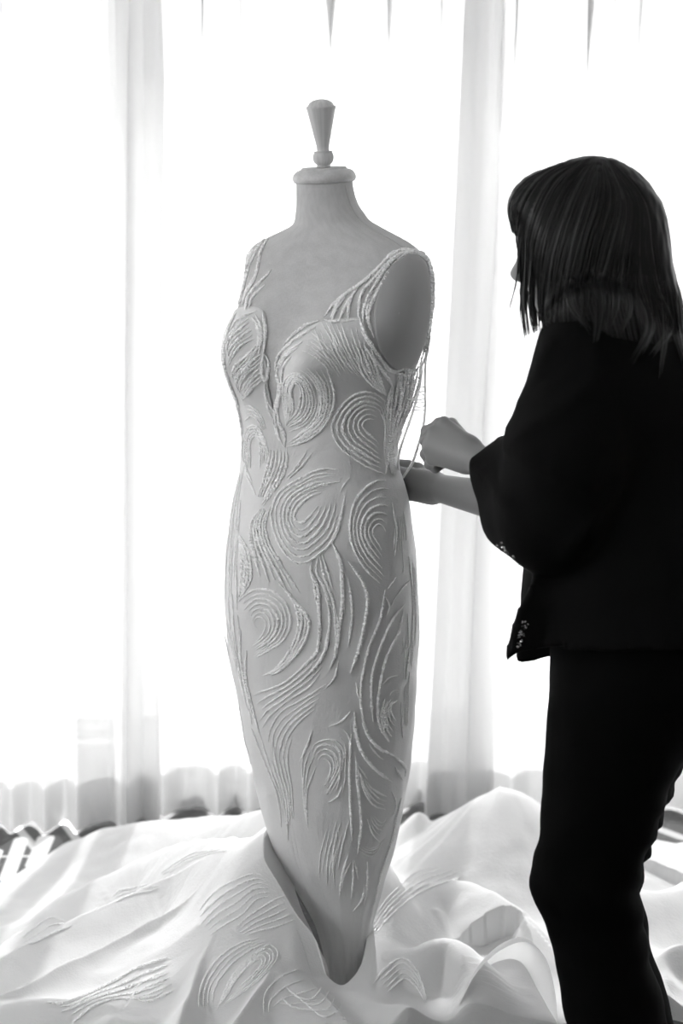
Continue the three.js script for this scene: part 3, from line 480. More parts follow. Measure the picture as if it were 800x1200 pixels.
// folds: crest lines traced with their height [x, y, height]; then the widths of the two flanks and the sharpness of the crest
const FOLDS = [
  [[[309, 1003, 0.27], [250, 1008, 0.21], [200, 1026, 0.16], [100, 1072, 0.11], [0, 1122, 0.07], [-80, 1165, 0.05]], 0.05, 0.16, 1.05],
  [[[318, 1022, 0.25], [262, 1040, 0.18], [215, 1062, 0.14], [160, 1090, 0.10], [60, 1140, 0.065], [-60, 1195, 0.05]], 0.035, 0.05, 1.05],
  [[[346, 1068, 0.20], [300, 1075, 0.17], [262, 1095, 0.14], [238, 1125, 0.11], [222, 1165, 0.09], [200, 1225, 0.07]], 0.045, 0.06, 1.3],
  [[[369, 1104, 0.13], [330, 1135, 0.10], [300, 1165, 0.09], [275, 1200, 0.08], [255, 1235, 0.07]], 0.035, 0.05, 1.3],
  [[[105, 965, 0.05], [160, 969, 0.08], [240, 962, 0.12], [305, 951, 0.19], [330, 945, 0.2]], 0.16, 0.16, 2],
  [[[105, 965, 0.05], [50, 999, 0.035], [0, 1031, 0.03], [-80, 1080, 0.03]], 0.25, 0.10, 2],
  [[[310, 984, 0.30], [250, 985, 0.22], [180, 1002, 0.14], [110, 1035, 0.09], [40, 1080, 0.06]], 0.09, 0.14, 1.6],
  [[[-20, 1185, 0.05], [40, 1178, 0.06], [110, 1183, 0.06], [150, 1212, 0.05]], 0.08, 0.10, 1.8],
  [[[440, 1118, 0.09], [490, 1112, 0.11], [522, 1104, 0.115], [543, 1122, 0.10], [553, 1150, 0.07], [552, 1190, 0.05]], 0.04, 0.09, 2.2],
  [[[452, 1058, 0.12], [500, 1036, 0.12], [545, 1036, 0.12], [590, 1056, 0.115], [612, 1078, 0.09], [600, 1100, 0.05]], 0.14, 0.075, 1.8],
  [[[468, 970, 0.09], [490, 955, 0.13], [503, 978, 0.09], [520, 1000, 0.06]], 0.08, 0.10, 1.8],
  [[[530, 963, 0.08], [556, 941, 0.16], [582, 926, 0.21], [612, 932, 0.19], [640, 952, 0.14], [700, 990, 0.09]], 0.20, 0.36, 1.7],
  [[[700, 990, 0.07], [742, 988, 0.06], [772, 1007, 0.055], [815, 1000, 0.06]], 0.14, 0.16, 1.8],
  [[[730, 1040, 0.08], [770, 1046, 0.085], [820, 1032, 0.08]], 0.12, 0.06, 1.8],
  [[[735, 1094, 0.06], [752, 1102, 0.065], [762, 1125, 0.06], [758, 1160, 0.05]], 0.03, 0.05, 1.4],
  [[[782, 1150, 0.05], [776, 1122, 0.07], [800, 1110, 0.08], [840, 1112, 0.07]], 0.035, 0.06, 1.6],
  [[[765, 1150, 0.05], [785, 1172, 0.06], [830, 1190, 0.06]], 0.04, 0.05, 1.4],
  [[[430, 1178, 0.05], [480, 1186, 0.06], [530, 1215, 0.05]], 0.05, 0.06, 1.6],
  [[[512, 1072, 0.09], [520, 1090, 0.07], [530, 1112, 0.05]], 0.05, 0.05, 1.5],
].map(([list, wa, wb, p]) => ({ line: smoothLine(list.map(([x, y, h]) => { const q = onFloor(x, y, h); return V(q.x, h, q.z); }), 28), wa, wb, p }));
const smax = (a, b, k) => -smin(-a, -b, k);
function foldHeight(x, z, y) {
  for (const f of FOLDS) {
    let best = 1e9, side = 1, h = 0;
    for (let i = 0; i + 1 < f.line.length; i++) {
      const A = f.line[i], Bq = f.line[i + 1], dx = Bq.x - A.x, dz = Bq.z - A.z, l2 = dx * dx + dz * dz, t = clamp(((x - A.x) * dx + (z - A.z) * dz) / l2, 0, 1);
      const ex = x - A.x - t * dx, ez = z - A.z - t * dz, d = ex * ex + ez * ez;
      if (d < best) { best = d; side = dx * ez - dz * ex; h = lerp(A.y, Bq.y, t); }
    }
    const w = side > 0 ? f.wa : f.wb, q = Math.sqrt(best) / w;
    if (q < 3) y = smax(y, h * Math.exp(-Math.pow(q, f.p)), 0.022);
  }
  return y;
}
function trainPoint(u, v) {
  const deg = u * 360, [rx, ry, rz] = rim(deg), [hx, hz] = HEM(deg), s = Math.pow(v, 1.5);
  const x = lerp(rx, hx, s), z = lerp(rz, hz, s), dist = Math.hypot(x - rx, z - rz);
  const fade = sstep(0.0, 0.10, dist), edge = 1 - sstep(0.88, 1, s) * 0.7;
  const slope = ry * Math.exp(-dist / (0.06 + 0.35 * ry)) * (1 - sstep(0.7, 1, s));
  const ripple = (0.004 * n2(x * 5, z * 5) + 0.002 * n2(x * 14 + 3, z * 14)) * fade;
  const y = lerp(Math.max(slope, ry * (1 - dist * 2)), foldHeight(x, z, slope + 0.014) * edge, fade) + ripple + 0.004;
  return V(x, Math.max(0.004, v === 0 ? ry : y), z);
}
const trainGeo = sheet(760, 240, trainPoint, { closeU: true, uvScale: [14, 5], flip: true });
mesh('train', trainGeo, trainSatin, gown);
// the front edge of the train arches up into a tunnel of satin beside the woman's legs
{
  const arch = smoothLine([[528, 1212], [540, 1178], [560, 1143], [590, 1117], [618, 1109], [638, 1124], [650, 1160], [654, 1212]].map(([x, y]) => P(x, y, -3.335)), 60);
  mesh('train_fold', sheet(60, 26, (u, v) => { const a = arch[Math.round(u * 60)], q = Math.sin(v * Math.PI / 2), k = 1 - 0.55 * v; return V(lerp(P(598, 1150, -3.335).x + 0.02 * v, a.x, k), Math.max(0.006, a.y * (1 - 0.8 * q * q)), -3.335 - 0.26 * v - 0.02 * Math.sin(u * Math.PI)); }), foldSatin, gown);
}
// beaded edge of the collar and its facing inside
const rimPts = []; for (let i = 0; i < 120; i++) rimPts.push(trainPoint(i / 120, 0));
mesh('collar_trim', rope([...rimPts, rimPts[0]], 0.0018, { bead: 0.0036, rough: 0.5, seed: 91 }), beadMat, gown);
mesh('collar_facing', sheet(160, 8, (u, v) => { const p = trainPoint(u, 0), y = rowAt(Math.max(0.01, p.y - 0.075 * v)), c = row(y), cx = c.x0, k = 0.42 * v; return V(lerp(p.x, cx, k), Math.max(0.008, p.y - 0.075 * v + 0.003 * Math.sin(u * 130)), lerp(p.z, DZ, k)); }, { closeU: true }), liningMat, gown);
// beadwork on the train
const trainCast = raycaster([trainGeo]);
const onTrain = { cast: trainCast, r: 0.0023, name: 'train_strand', taper: 0.02 };
const TF = (x0, y0, s, a, b, n, more = {}) => fam(0, 0, Z(x0, y0, a, s).map(([x, y]) => [x * 5.3333, y * 5.3333]), Z(x0, y0, b, s).map(([x, y]) => [x * 5.3333, y * 5.3333]), n, { ...onTrain, ...more });
TF(0, 940, 4, [[200, 938], [300, 945], [400, 905], [520, 850], [640, 780], [800, 725]], [[345, 1035], [420, 970], [520, 930], [650, 920], [740, 905], [810, 860]], 6);
TF(0, 940, 4, [[600, 900], [680, 840], [740, 810], [810, 790]], [[640, 930], [700, 935], [760, 910], [820, 880]], 4);
TF(0, 940, 4, [[90, 650], [160, 590], [240, 540], [330, 570]], [[120, 670], [200, 640], [280, 600], [350, 575]], 3, { r: 0.0015 });
TF(0, 940, 4, [[520, 450], [570, 410], [640, 400], [720, 380]], [[540, 470], [600, 440], [680, 420], [760, 400]], 3, { r: 0.0015 });
TF(180, 980, 3.636, [[180, 340], [240, 260], [340, 190], [440, 160], [490, 190]], [[220, 440], [300, 380], [380, 330], [440, 270], [520, 250]], 7, { r: 0.0016 });
TF(180, 980, 3.636, [[340, 400], [420, 330], [500, 280], [560, 250]], [[380, 430], [460, 400], [540, 380], [610, 350]], 5, { r: 0.0016 });
TF(180, 980, 3.636, [[270, 740], [330, 600], [420, 510], [500, 460], [530, 500], [480, 580], [390, 660], [300, 720]], [[310, 690], [350, 610], [410, 550], [460, 520], [465, 540], [430, 580], [380, 630], [330, 680]], 5, { r: 0.0016 });
TF(180, 980, 3.636, [[190, 740], [200, 640], [260, 540], [360, 460], [460, 430]], [[250, 740], [260, 650], [320, 560], [420, 480], [500, 450]], 4, { r: 0.0016 });
TF(180, 980, 3.636, [[470, 780], [470, 680], [540, 600], [640, 560]], [[540, 680], [580, 720], [660, 740], [760, 740]], 6, { r: 0.0015 });
TF(180, 980, 3.636, [[560, 640], [620, 690], [680, 690], [720, 640]], [[680, 740], [720, 770], [780, 750], [800, 700]], 4, { r: 0.0016 });
TF(390, 920, 2.963, [[140, 690], [180, 640], [240, 600], [290, 640], [330, 760]], [[190, 720], [220, 690], [250, 670], [290, 700], [320, 760]], 5, { r: 0.0015 });
TF(390, 920, 2.963, [[130, 480], [200, 380], [280, 310], [400, 270]], [[130, 540], [210, 440], [310, 370], [470, 310]], 6, { r: 0.0015 });
TF(180, 980, 3.636, [[20, 170], [100, 110], [180, 70], [280, 50]], [[60, 160], [140, 110], [220, 80], [320, 60]], 3, { r: 0.0015 });

// ---------------------------------------------------------------- the woman at the back of the gown
const skinMat = new THREE.MeshPhysicalMaterial({ color: grey(0.25), roughness: 0.5 });
const hairMat = new THREE.MeshPhysicalMaterial({ color: grey(0.006), roughness: 0.45, specularIntensity: 0.25 });
const hairStrandMat = new THREE.MeshPhysicalMaterial({ color: grey(0.006), roughness: 0.4, specularIntensity: 0.45 });
const glossyHairMat = new THREE.MeshPhysicalMaterial({ color: grey(0.022), roughness: 0.38, specularIntensity: 0.9 });
const blackMat = new THREE.MeshPhysicalMaterial({ color: grey(0.003), roughness: 0.8, specularIntensity: 0.12 });
const trouserMat = new THREE.MeshPhysicalMaterial({ color: grey(0.0018), roughness: 0.85, specularIntensity: 0.1 });
const W = (px, py, z) => P(px, py, z), U = 1 / 755;               // U: one pixel of the picture at the woman, in metres
const HZ = -3.13;

// --- body: one surface
const coarse = blend([
  capsule(W(712, 400, -3.13), W(690, 345, HZ), 0.055, 0.05),                                    // neck
  ellipsoid(W(735, 480, -3.14), V(0.11, 0.17, 0.15), 0.1), ellipsoid(W(755, 620, -3.14), V(0.10, 0.16, 0.13)), ellipsoid(W(755, 780, -3.13), V(0.13, 0.13, 0.155)),
  capsule(W(715, 405, -3.02), W(660, 600, -3.02), 0.045, 0.036), capsule(W(660, 600, -3.02), W(575, 560, -3.2), 0.036, 0.026),   // near arm
  capsule(W(715, 410, -3.27), W(650, 590, -3.34), 0.045, 0.036), capsule(W(650, 590, -3.34), W(570, 585, -3.42), 0.036, 0.030), // far arm
  capsule(W(735, 830, -3.05), W(688, 1040, -3.06), 0.085, 0.052), capsule(W(688, 1040, -3.06), W(740, 1258, -3.07), 0.050, 0.034),
  capsule(W(745, 830, -3.22), W(694, 1040, -3.22), 0.085, 0.052), capsule(W(694, 1040, -3.22), W(745, 1240, -3.22), 0.050, 0.034),
], 0.05);
const lo = (pts, m) => { const b = new THREE.Box3().setFromPoints(pts); b.expandByScalar(m); return b; };
const bodyBox = lo([W(560, 350, -3.45), W(830, 1262, -2.9), W(560, 1262, -2.9)], 0.06);
const coarseGeo = netMesh(coarse, bodyBox.min, bodyBox.max, 0.013);
// head, facing the gown with the chin a little down
const headSdf = (() => {
  const base = blend([
    ellipsoid(W(690, 258, HZ), V(0.096, 0.09, 0.076), 0.1), ellipsoid(W(652, 290, HZ), V(0.055, 0.075, 0.062), 0.12),
    ellipsoid(W(662, 343, HZ), V(0.032, 0.032, 0.042), 0.2), capsule(W(690, 330, HZ), W(660, 350, HZ), 0.045, 0.035),
    capsule(W(695, 345, HZ), W(712, 400, HZ), 0.05, 0.056)], 0.035);
  const nose = blend([capsule(W(616, 293, HZ), W(608, 318, HZ), 0.008, 0.011), ellipsoid(W(608, 322, HZ), V(0.012, 0.009, 0.012)), ellipsoid(W(615, 325, HZ + 0.011), V(0.010, 0.007, 0.006)), ellipsoid(W(615, 325, HZ - 0.011), V(0.010, 0.007, 0.006))], 0.012);
  const brow = blend([capsule(W(616, 284, HZ - 0.035), W(613, 281, HZ - 0.01), 0.009, 0.009), capsule(W(616, 284, HZ + 0.035), W(613, 281, HZ + 0.01), 0.009, 0.009)], 0.01);
  const lips = blend([capsule(W(630, 342, HZ - 0.018), W(627, 341, HZ), 0.004, 0.0065), capsule(W(630, 342, HZ + 0.018), W(627, 341, HZ), 0.004, 0.0065), capsule(W(635, 350, HZ - 0.015), W(632, 350, HZ), 0.005, 0.0075), capsule(W(635, 350, HZ + 0.015), W(632, 350, HZ), 0.005, 0.0075)], 0.004);
  const chin = ellipsoid(W(652, 360, HZ), V(0.018, 0.016, 0.022));
  const eyes = [-1, 1].map((s) => ellipsoid(W(624, 296, HZ + s * 0.031), V(0.012, 0.011, 0.014)));
  const sockets = [-1, 1].map((s) => ellipsoid(W(611, 296, HZ + s * 0.033), V(0.014, 0.011, 0.016)));
  const ears = [-1, 1].map((s) => ellipsoid(W(690, 302, HZ + s * 0.078), V(0.018, 0.032, 0.009), 0.2));
  return (x, y, z) => {
    let d = smin(smin(base(x, y, z), brow(x, y, z), 0.02), nose(x, y, z), 0.012);
    d = smin(d, chin(x, y, z), 0.03);
    for (const s of sockets) d = -smin(-d, s(x, y, z), 0.012);
    d = smin(d, lips(x, y, z), 0.006);
    for (const e of eyes) d = Math.min(d, e(x, y, z));
    for (const e of ears) d = smin(d, e(x, y, z), 0.012);
    return d;
  };
})();
const headBox = lo([W(600, 185, HZ), W(770, 400, HZ)], 0.03); headBox.min.z = HZ - 0.1; headBox.max.z = HZ + 0.1;
const headGeo = netMesh(headSdf, headBox.min, headBox.max, 0.0042);
// hands: palm, four fingers of three bones and a thumb, each finger its own chain
function handSdf(wrist, forearm, palm, fingers, thumb) {
  const body = blend([capsule(forearm[0], wrist, forearm[1], 0.0235), ...palm.map(([a, b, ra, rb]) => capsule(a, b, ra, rb))], 0.016);
  const chain = (pts, r0, r1) => { const n = pts.length - 1, caps = []; for (let i = 0; i < n; i++) caps.push(capsule(pts[i], pts[i + 1], lerp(r0, r1, i / n), lerp(r0, r1, (i + 1) / n))); return blend(caps, 0.003); };
  const parts = [...fingers.map((f) => chain(f, 0.0098, 0.0074)), chain(thumb, 0.0115, 0.0085)];
  return (x, y, z) => { const d = body(x, y, z); let f = 1; for (const p of parts) f = Math.min(f, p(x, y, z)); return smin(d, f, 0.007); };
}
// near hand: knuckles up, fingers curled round the strands at the back of the gown
const NZ = -3.30;
const near = handSdf(W(548, 530, NZ + 0.05), [W(585, 556, -3.19), 0.027],
  [[W(546, 524, NZ + 0.045), W(520, 497, NZ + 0.012), 0.020, 0.0125], [W(546, 530, NZ + 0.05), W(508, 509, NZ + 0.022), 0.021, 0.0128], [W(546, 536, NZ + 0.052), W(503, 523, NZ + 0.026), 0.021, 0.0122], [W(546, 540, NZ + 0.05), W(507, 537, NZ + 0.022), 0.019, 0.0115]],
  [[W(519, 496, NZ + 0.012), W(499, 505, NZ - 0.012), W(497, 517, NZ - 0.034), W(508, 521, NZ - 0.044)],
    [W(507, 508, NZ + 0.020), W(499, 517, NZ - 0.012), W(500, 529, NZ - 0.034), W(512, 530, NZ - 0.042)],
    [W(503, 523, NZ + 0.024), W(498, 532, NZ - 0.008), W(503, 542, NZ - 0.028), W(515, 539, NZ - 0.036)],
    [W(507, 537, NZ + 0.020), W(503, 544, NZ - 0.006), W(510, 549, NZ - 0.022), W(519, 544, NZ - 0.030)]],
  [W(541, 512, NZ + 0.02), W(529, 497, NZ - 0.02), W(514, 496, NZ - 0.042), W(502, 505, NZ - 0.054)]);
const nearBox = lo([W(488, 478, NZ), W(588, 575, NZ)], 0.015); nearBox.min.z = NZ - 0.085; nearBox.max.z = -3.15;
const nearGeo = netMesh(near, nearBox.min, nearBox.max, 0.0027);
// far hand: reaching past the edge of the gown to its back
const FZ0 = -3.52;
const far = handSdf(W(505, 570, FZ0), [W(572, 585, -3.42), 0.033],
  [[W(505, 566, FZ0), W(482, 556, FZ0 - 0.01), 0.021, 0.0125], [W(505, 570, FZ0), W(479, 564, FZ0 - 0.012), 0.021, 0.0122], [W(505, 574, FZ0), W(478, 572, FZ0 - 0.012), 0.020, 0.012], [W(505, 577, FZ0), W(480, 579, FZ0 - 0.01), 0.018, 0.011]],
  [[W(482, 556, FZ0 - 0.01), W(464, 551, FZ0 - 0.035), W(449, 550, FZ0 - 0.05), W(438, 551, FZ0 - 0.058)], [W(479, 564, FZ0 - 0.012), W(459, 561, FZ0 - 0.037), W(443, 560, FZ0 - 0.054), W(431, 561, FZ0 - 0.06)],
    [W(478, 572, FZ0 - 0.012), W(459, 572, FZ0 - 0.037), W(444, 572, FZ0 - 0.053), W(433, 572, FZ0 - 0.059)], [W(480, 579, FZ0 - 0.01), W(464, 582, FZ0 - 0.03), W(453, 584, FZ0 - 0.045), W(445, 584, FZ0 - 0.052)]],
  [W(500, 556, FZ0 - 0.015), W(490, 549, FZ0 - 0.035), W(478, 545, FZ0 - 0.05), W(466, 543, FZ0 - 0.058)]);
const farBox = lo([W(428, 540, FZ0), W(575, 610, FZ0)], 0.03); farBox.min.z = FZ0 - 0.09; farBox.max.z = -3.37;
const farGeo = netMesh(far, farBox.min, farBox.max, 0.0027);
const person = mesh('person', mergeGeometries([coarseGeo, headGeo, nearGeo, farGeo]), skinMat);
person.userData.label = 'dark haired woman in black blouse and trousers standing behind the gown, hands at its back';
person.userData.category = 'person';

// --- trousers
const trouserSdf = (() => {
  const f = blend([
    ellipsoid(W(765, 770, -3.13), V(0.165, 0.17, 0.18), 0.15),
    capsule(W(732, 815, -3.05), W(684, 1030, -3.06), 0.118, 0.080), capsule(W(684, 1030, -3.06), W(718, 1175, -3.07), 0.079, 0.074), capsule(W(718, 1175, -3.07), W(740, 1262, -3.07), 0.074, 0.082),
    capsule(W(742, 815, -3.22), W(692, 1030, -3.22), 0.115, 0.078), capsule(W(692, 1030, -3.22), W(726, 1170, -3.22), 0.077, 0.072), capsule(W(726, 1170, -3.22), W(746, 1242, -3.22), 0.072, 0.08)], 0.03);
  const cuts = [P(700, 1030, -3.06).y];
  return (x, y, z) => {
    let d = f(x, y, z);
    const back = sstep(0, 0.1, x - P(715, 1030, -3.06).x);
    d += 0.0045 * Math.sin(y * 95 + x * 60 + 2 * n3(x * 6, y * 6, z * 6)) * Math.exp(-Math.pow((y - cuts[0]) / 0.16, 2)) * (0.3 + back) + 0.003 * n3(x * 9, y * 7, z * 9);
    return Math.max(d, 0.03 - y);
  };
})();
const tb = lo([W(600, 700, -3.1), W(860, 1262, -3.1)], 0.05); tb.min.y = 0.01; tb.min.z = -3.42; tb.max.z = -2.88; tb.max.x = 0.72;
mesh('trousers', netMesh(trouserSdf, tb.min, tb.max, 0.009), trouserMat, person);
for (const [z, px, py] of [[-3.07, 742, 1262], [-3.22, 748, 1240]]) {
  const a = W(px, py, z), x = a.x;
  const sole = blend([capsule(V(x + 0.02, 0.035, z), V(x - 0.17, 0.028, z), 0.036, 0.03), capsule(V(x - 0.03, 0.045, z), V(x - 0.10, 0.035, z), 0.035, 0.036)], 0.02);
  mesh('shoe', netMesh((X, Y, Zz) => Math.max(sole(X, Y, Zz), 0.003 - Y), V(x - 0.23, -0.005, z - 0.06), V(x + 0.08, 0.10, z + 0.06), 0.006), blackMat, person);
}

// --- blouse: a loose shell with wide sleeves and an open front edge
const blouseSdf = (() => {
  const torsoB = blend([
    ellipsoid(W(728, 458, -3.14), V(0.145, 0.125, 0.19), -0.35), capsule(W(745, 510, -3.14), W(750, 600, -3.13), 0.150, 0.155),
    capsule(W(752, 600, -3.13), W(758, 690, -3.13), 0.155, 0.185), capsule(W(758, 690, -3.13), W(770, 800, -3.13), 0.185, 0.25),
    capsule(W(690, 375, -3.0), W(715, 365, -3.1), 0.05, 0.06), capsule(W(690, 390, -3.27), W(715, 365, -3.16), 0.05, 0.06)], 0.06);
  const hemY = W(620, 764, -3.0).y, hemSlope = 0.10;
  const sleeve = blend([
    capsule(W(694, 404, -3.02), W(668, 520, -3.0), 0.078, 0.082), capsule(W(668, 520, -3.0), W(650, 600, -3.02), 0.082, 0.080),
    capsule(W(650, 600, -3.02), W(590, 562, -3.17), 0.076, 0.050), capsule(W(640, 620, -3.03), W(598, 612, -3.12), 0.058, 0.046), capsule(W(655, 548, -3.04), W(596, 546, -3.15), 0.062, 0.042)], 0.045);
  const cuffCut = (x, y, z) => { const a = W(543, 558, -3.2), n = [-0.93, 0.12, -0.22]; return (x - a.x) * n[0] + (y - a.y) * n[1] + (z - a.z) * n[2]; };
  const cuffHole = capsule(W(500, 530, -3.3), W(575, 562, -3.19), 0.040, 0.036);
  const farSleeve = blend([capsule(W(700, 410, -3.28), W(650, 580, -3.33), 0.075, 0.070), capsule(W(650, 585, -3.33), W(600, 592, -3.38), 0.06, 0.048), capsule(W(640, 620, -3.32), W(612, 626, -3.34), 0.045, 0.040)], 0.04);
  const poly = (list, z0, t) => { const q = list.map(([x, y]) => P(x, y, z0)); return (x, y, z) => { let d = 1e9, s = 1; for (let i = 0, j = q.length - 1; i < q.length; j = i++) { const ex = q[j].x - q[i].x, ey = q[j].y - q[i].y, wx = x - q[i].x, wy = y - q[i].y, k = clamp((wx * ex + wy * ey) / (ex * ex + ey * ey), 0, 1); d = Math.min(d, (wx - ex * k) ** 2 + (wy - ey * k) ** 2); const c = [y >= q[i].y, y < q[j].y, ex * wy > ey * wx]; if (c.every(Boolean) || !c.some(Boolean)) s = -s; } return Math.max(s * Math.sqrt(d), Math.abs(z - z0) - t); }; };
  const flaps = [poly([[690, 640], [634, 646], [624, 672], [607, 716], [591, 770], [591, 776], [598, 770], [608, 764], [645, 757], [690, 756]], -3.03, 0.014), poly([[690, 650], [640, 660], [612, 720], [604, 766], [604, 776], [640, 767], [690, 764]], -3.2, 0.014)];
  const folds = [[[598, 505], [640, 480], [690, 440]], [[560, 560], [600, 600], [660, 625]], [[600, 470], [618, 440], [640, 400]], [[660, 640], [690, 600], [720, 560]], [[585, 520], [630, 540], [680, 560]]].map((l) => smoothLine(l, 12).map(([x, y]) => P(x, y, -3.0)));
  return (x, y, z) => {
    let t = torsoB(x, y, z);
    t = smin(t, Math.max(farSleeve(x, y, z)), 0.03);
    t = Math.max(t, hemY + (x - W(620, 764, -3.0).x) * hemSlope - y);
    for (const f of flaps) t = smin(t, f(x, y, z), 0.015);
    let s = Math.max(sleeve(x, y, z), cuffCut(x, y, z));
    s = Math.max(s, -cuffHole(x, y, z));
    let d = smin(t, s, 0.022);
    for (const f of folds) { let b = 1; for (const p of f) b = Math.min(b, (x - p.x) ** 2 + (y - p.y) ** 2); d -= 0.007 * Math.exp(-b / 0.00016); }
    return d + 0.004 * n3(x * 8, y * 6, z * 8);
  };
})();
const bb = lo([W(535, 340, -3.1), W(850, 780, -3.1)], 0.03); bb.min.z = -3.46; bb.max.z = -2.84; bb.max.x = 0.80;
const blouseGeo = netMesh(blouseSdf, bb.min, bb.max, 0.0085);
const blouse = mesh('blouse', blouseGeo, blackMat, person);

// sequins sewn along the front edge of the blouse and inside its far sleeve
{
  const R = mulberry(31), list = [], cast = raycaster([blouseGeo]);
  for (let i = 0; i < 70; i++) {
    const t = R(), [x, y] = i < 40 ? [lerp(612, 601, t) + R() * 8, lerp(728, 760, t)] : [lerp(580, 602, t) + R() * 8, lerp(633, 660, t) + R() * 7];
    const h = castTo(cast, x, y); if (!h) continue;
    const g = new THREE.CylinderGeometry(0.0012, 0.0012, 0.0005, 7).rotateX(Math.PI / 2 + (R() - 0.5) * 1.2).rotateY((R() - 0.5) * 1.2), n = h.face.normal;
    list.push(g.translate(h.point.x + n.x * 0.001, h.point.y + n.y * 0.001, h.point.z + Math.abs(n.z) * 0.001));
  }
  const trim = mesh('sequin_trim', mergeGeometries(list), phys(0.5, 0.2, { metalness: 0.8 }), blouse); trim.userData.kind = 'stuff'; trim.userData.label = 'silvery sequin trim';
}

// --- hair: a smooth mass with a fringe, and strands combed over it
const hairSdf = (() => {
  const mass = blend([
    ellipsoid(W(692, 262, HZ), V(0.108, 0.104, 0.094), 0.15), ellipsoid(W(633, 245, HZ), V(0.050, 0.052, 0.066), 0.4),
    capsule(W(728, 275, HZ), W(752, 370, HZ), 0.066, 0.058), capsule(W(690, 285, HZ + 0.02), W(690, 345, HZ + 0.03), 0.075, 0.055), capsule(W(738, 300, HZ + 0.02), W(764, 372, HZ + 0.03), 0.05, 0.042), capsule(W(762, 370, HZ + 0.02), W(790, 425, HZ + 0.0), 0.036, 0.02),
    capsule(W(690, 285, HZ - 0.02), W(690, 345, HZ - 0.03), 0.07, 0.05), capsule(W(652, 280, HZ + 0.045), W(655, 385, HZ + 0.055), 0.034, 0.018), capsule(W(660, 300, HZ + 0.04), W(664, 370, HZ + 0.05), 0.034, 0.03), capsule(W(648, 280, HZ - 0.045), W(644, 350, HZ - 0.05), 0.030, 0.022)], 0.035);
  const face = blend([ellipsoid(W(606, 318, HZ), V(0.026, 0.052, 0.036)), ellipsoid(W(612, 345, HZ), V(0.03, 0.05, 0.042))], 0.02);
  return (x, y, z) => -smin(-mass(x, y, z), face(x, y, z), 0.012) + 0.0016 * n3(x * 60, y * 12, z * 60);
})();
const hb = lo([W(590, 180, HZ), W(820, 430, HZ)], 0.02); hb.min.z = HZ - 0.13; hb.max.z = HZ + 0.14;
const hairGeo = netMesh(hairSdf, hb.min, hb.max, 0.005);
const hair = mesh('hair', hairGeo, hairMat, person);
const hairCast = raycaster([hairGeo, blouseGeo]);
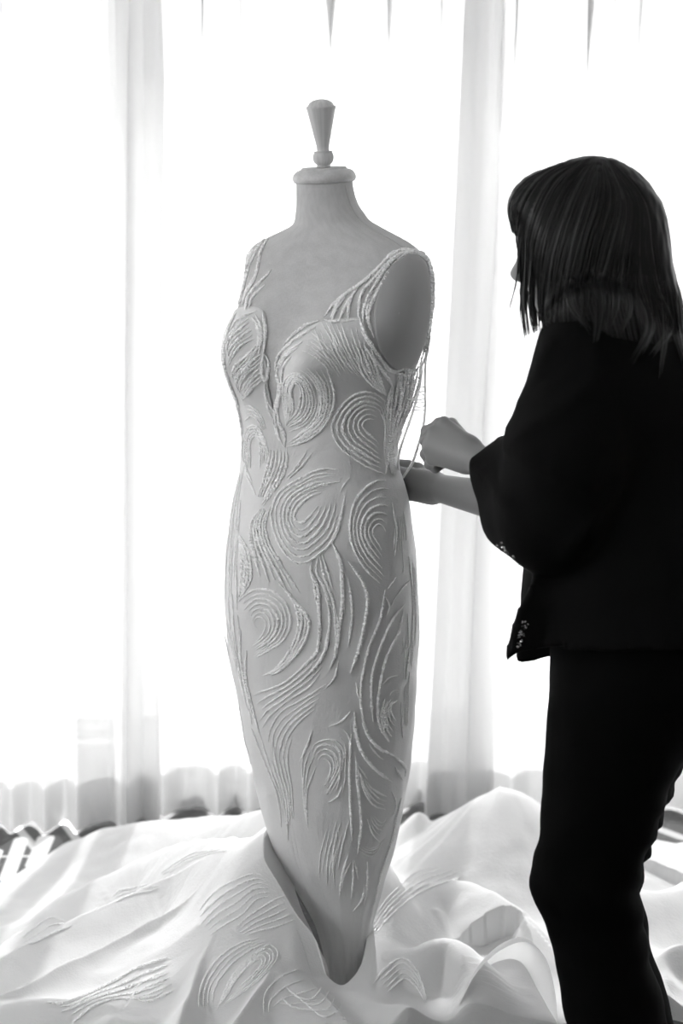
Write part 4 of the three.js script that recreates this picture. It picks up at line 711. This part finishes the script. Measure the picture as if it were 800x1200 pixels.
{
  const guides = [[[655, 194], [618, 212], [598, 238], [600, 268]], [[668, 190], [628, 210], [606, 240], [606, 282]], [[684, 187], [640, 212], [617, 262], [613, 320], [612, 365], [615, 394]], [[692, 186], [662, 216], [634, 280], [628, 330], [628, 365], [630, 388]], [[700, 186], [684, 225], [664, 285], [652, 340], [648, 378]], [[704, 186], [708, 230], [692, 290], [684, 345], [690, 375]],
    [[708, 187], [728, 235], [718, 290], [706, 345], [716, 395]], [[711, 187], [742, 240], [738, 300], [735, 350], [745, 400]], [[714, 188], [752, 240], [757, 300], [764, 355], [772, 405]], [[718, 190], [756, 232], [768, 290], [780, 345], [796, 398]]].map((g) => smoothLine(g, 24));
  const R = mulberry(77), list = [];
  for (let i = 0; i < 430; i++) {
    const q = R() * (guides.length - 1.001), a = Math.floor(q), f = q - a, sh = R() * 0.1, e0 = Math.floor(R() * 6), wob = (R() - 0.5) * 5;
    const line = []; const e1 = q < 3.6 ? 24 - Math.floor(R() * R() * 11) : 24; for (let k = e0; k <= e1; k++) line.push([lerp(guides[a][k][0], guides[a + 1][k][0], f) + wob * Math.sin(k * 0.2), lerp(guides[a][k][1], guides[a + 1][k][1], f)]);
    list.push(rope(drape(hairCast, line, 0.0008 + sh * 0.01), 0.0008 + R() * 0.0011, { sides: 4, rough: 0.1, taper: 0.05, step: 0.009, seed: i }));
  }
  // loose locks spread over the back of the blouse
  for (const [root, tip, via, wide, n] of [[[668, 330], [690, 390], [674, 362], 14, 16], [[684, 328], [681, 384], [686, 356], 12, 12], [[697, 330], [698, 402], [702, 365], 16, 16], [[716, 336], [712, 388], [717, 362], 14, 12], [[732, 336], [727, 392], [736, 365], 12, 12], [[745, 336], [741, 426], [760, 382], 14, 18], [[757, 338], [752, 415], [764, 380], 12, 14], [[766, 338], [764, 420], [784, 386], 14, 18], [[776, 345], [773, 444], [778, 395], 10, 10], [[785, 350], [800, 430], [792, 392], 16, 16], [[650, 338], [640, 372], [644, 355], 10, 8]])
    for (let i = 0; i < n; i++) {
      const f = (i + 0.5) / n - 0.5 + (R() - 0.5) * 0.15, e = 0.8 + R() * 0.3;
      list.push(rope(drape(hairCast, smoothLine([[root[0] - 3 + f * wide * 1.3, root[1] - 16], [root[0] + f * wide, root[1]], [via[0] + f * wide * 0.75, via[1]], [lerp(via[0], tip[0], e) + f * wide * 0.5, lerp(via[1], tip[1], e) - Math.abs(f) * 12]], 16), 0.0016 + R() * 0.002), 0.0007 + R() * 0.0007, { sides: 4, rough: 0.1, taper: 0.06, step: 0.006, seed: 500 + i }));
    }
  const sheen = list.filter((_, i) => i % 5 === 0), plain = list.filter((_, i) => i % 5);
  mesh('hair_strands', mergeGeometries(plain), hairStrandMat, hair).userData.kind = 'stuff';
  mesh('glossy_hair_strands', mergeGeometries(sheen), glossyHairMat, hair).userData.kind = 'stuff';
  const wisps = [];
  for (const l of [[[608, 280], [607, 300], [604, 335], [596, 360]], [[610, 275], [606, 320], [600, 350], [594, 372]], [[612, 290], [610, 330], [611, 360], [614, 392]], [[615, 300], [612, 350], [616, 385], [618, 402]], [[618, 300], [618, 345], [622, 375], [626, 388]], [[622, 310], [624, 350], [628, 372], [630, 385]], [[607, 275], [609, 300], [607, 312]], [[604, 270], [606, 290], [608, 305]], [[614, 280], [611, 340], [609, 365], [612, 384]], [[620, 300], [616, 345], [619, 380], [622, 396]], [[626, 305], [625, 345], [626, 370], [632, 384]], [[628, 305], [630, 345], [633, 365], [636, 374]], [[618, 305], [613, 355], [613, 385], [617, 408]], [[624, 300], [621, 350], [623, 384], [628, 394]], [[632, 310], [636, 345], [638, 362], [640, 370]]])
    wisps.push(rope(smoothLine(l, 16).map(([x, y]) => P(x, y, HZ + 0.02)), 0.0011, { sides: 4, rough: 0.2, taper: 0.05, step: 0.006 }));
  mesh('loose_strands', mergeGeometries(wisps), hairStrandMat, hair).userData.kind = 'stuff';
}

scene.traverse((o) => { delete o.userData.k; });
renderer.render(scene, camera);
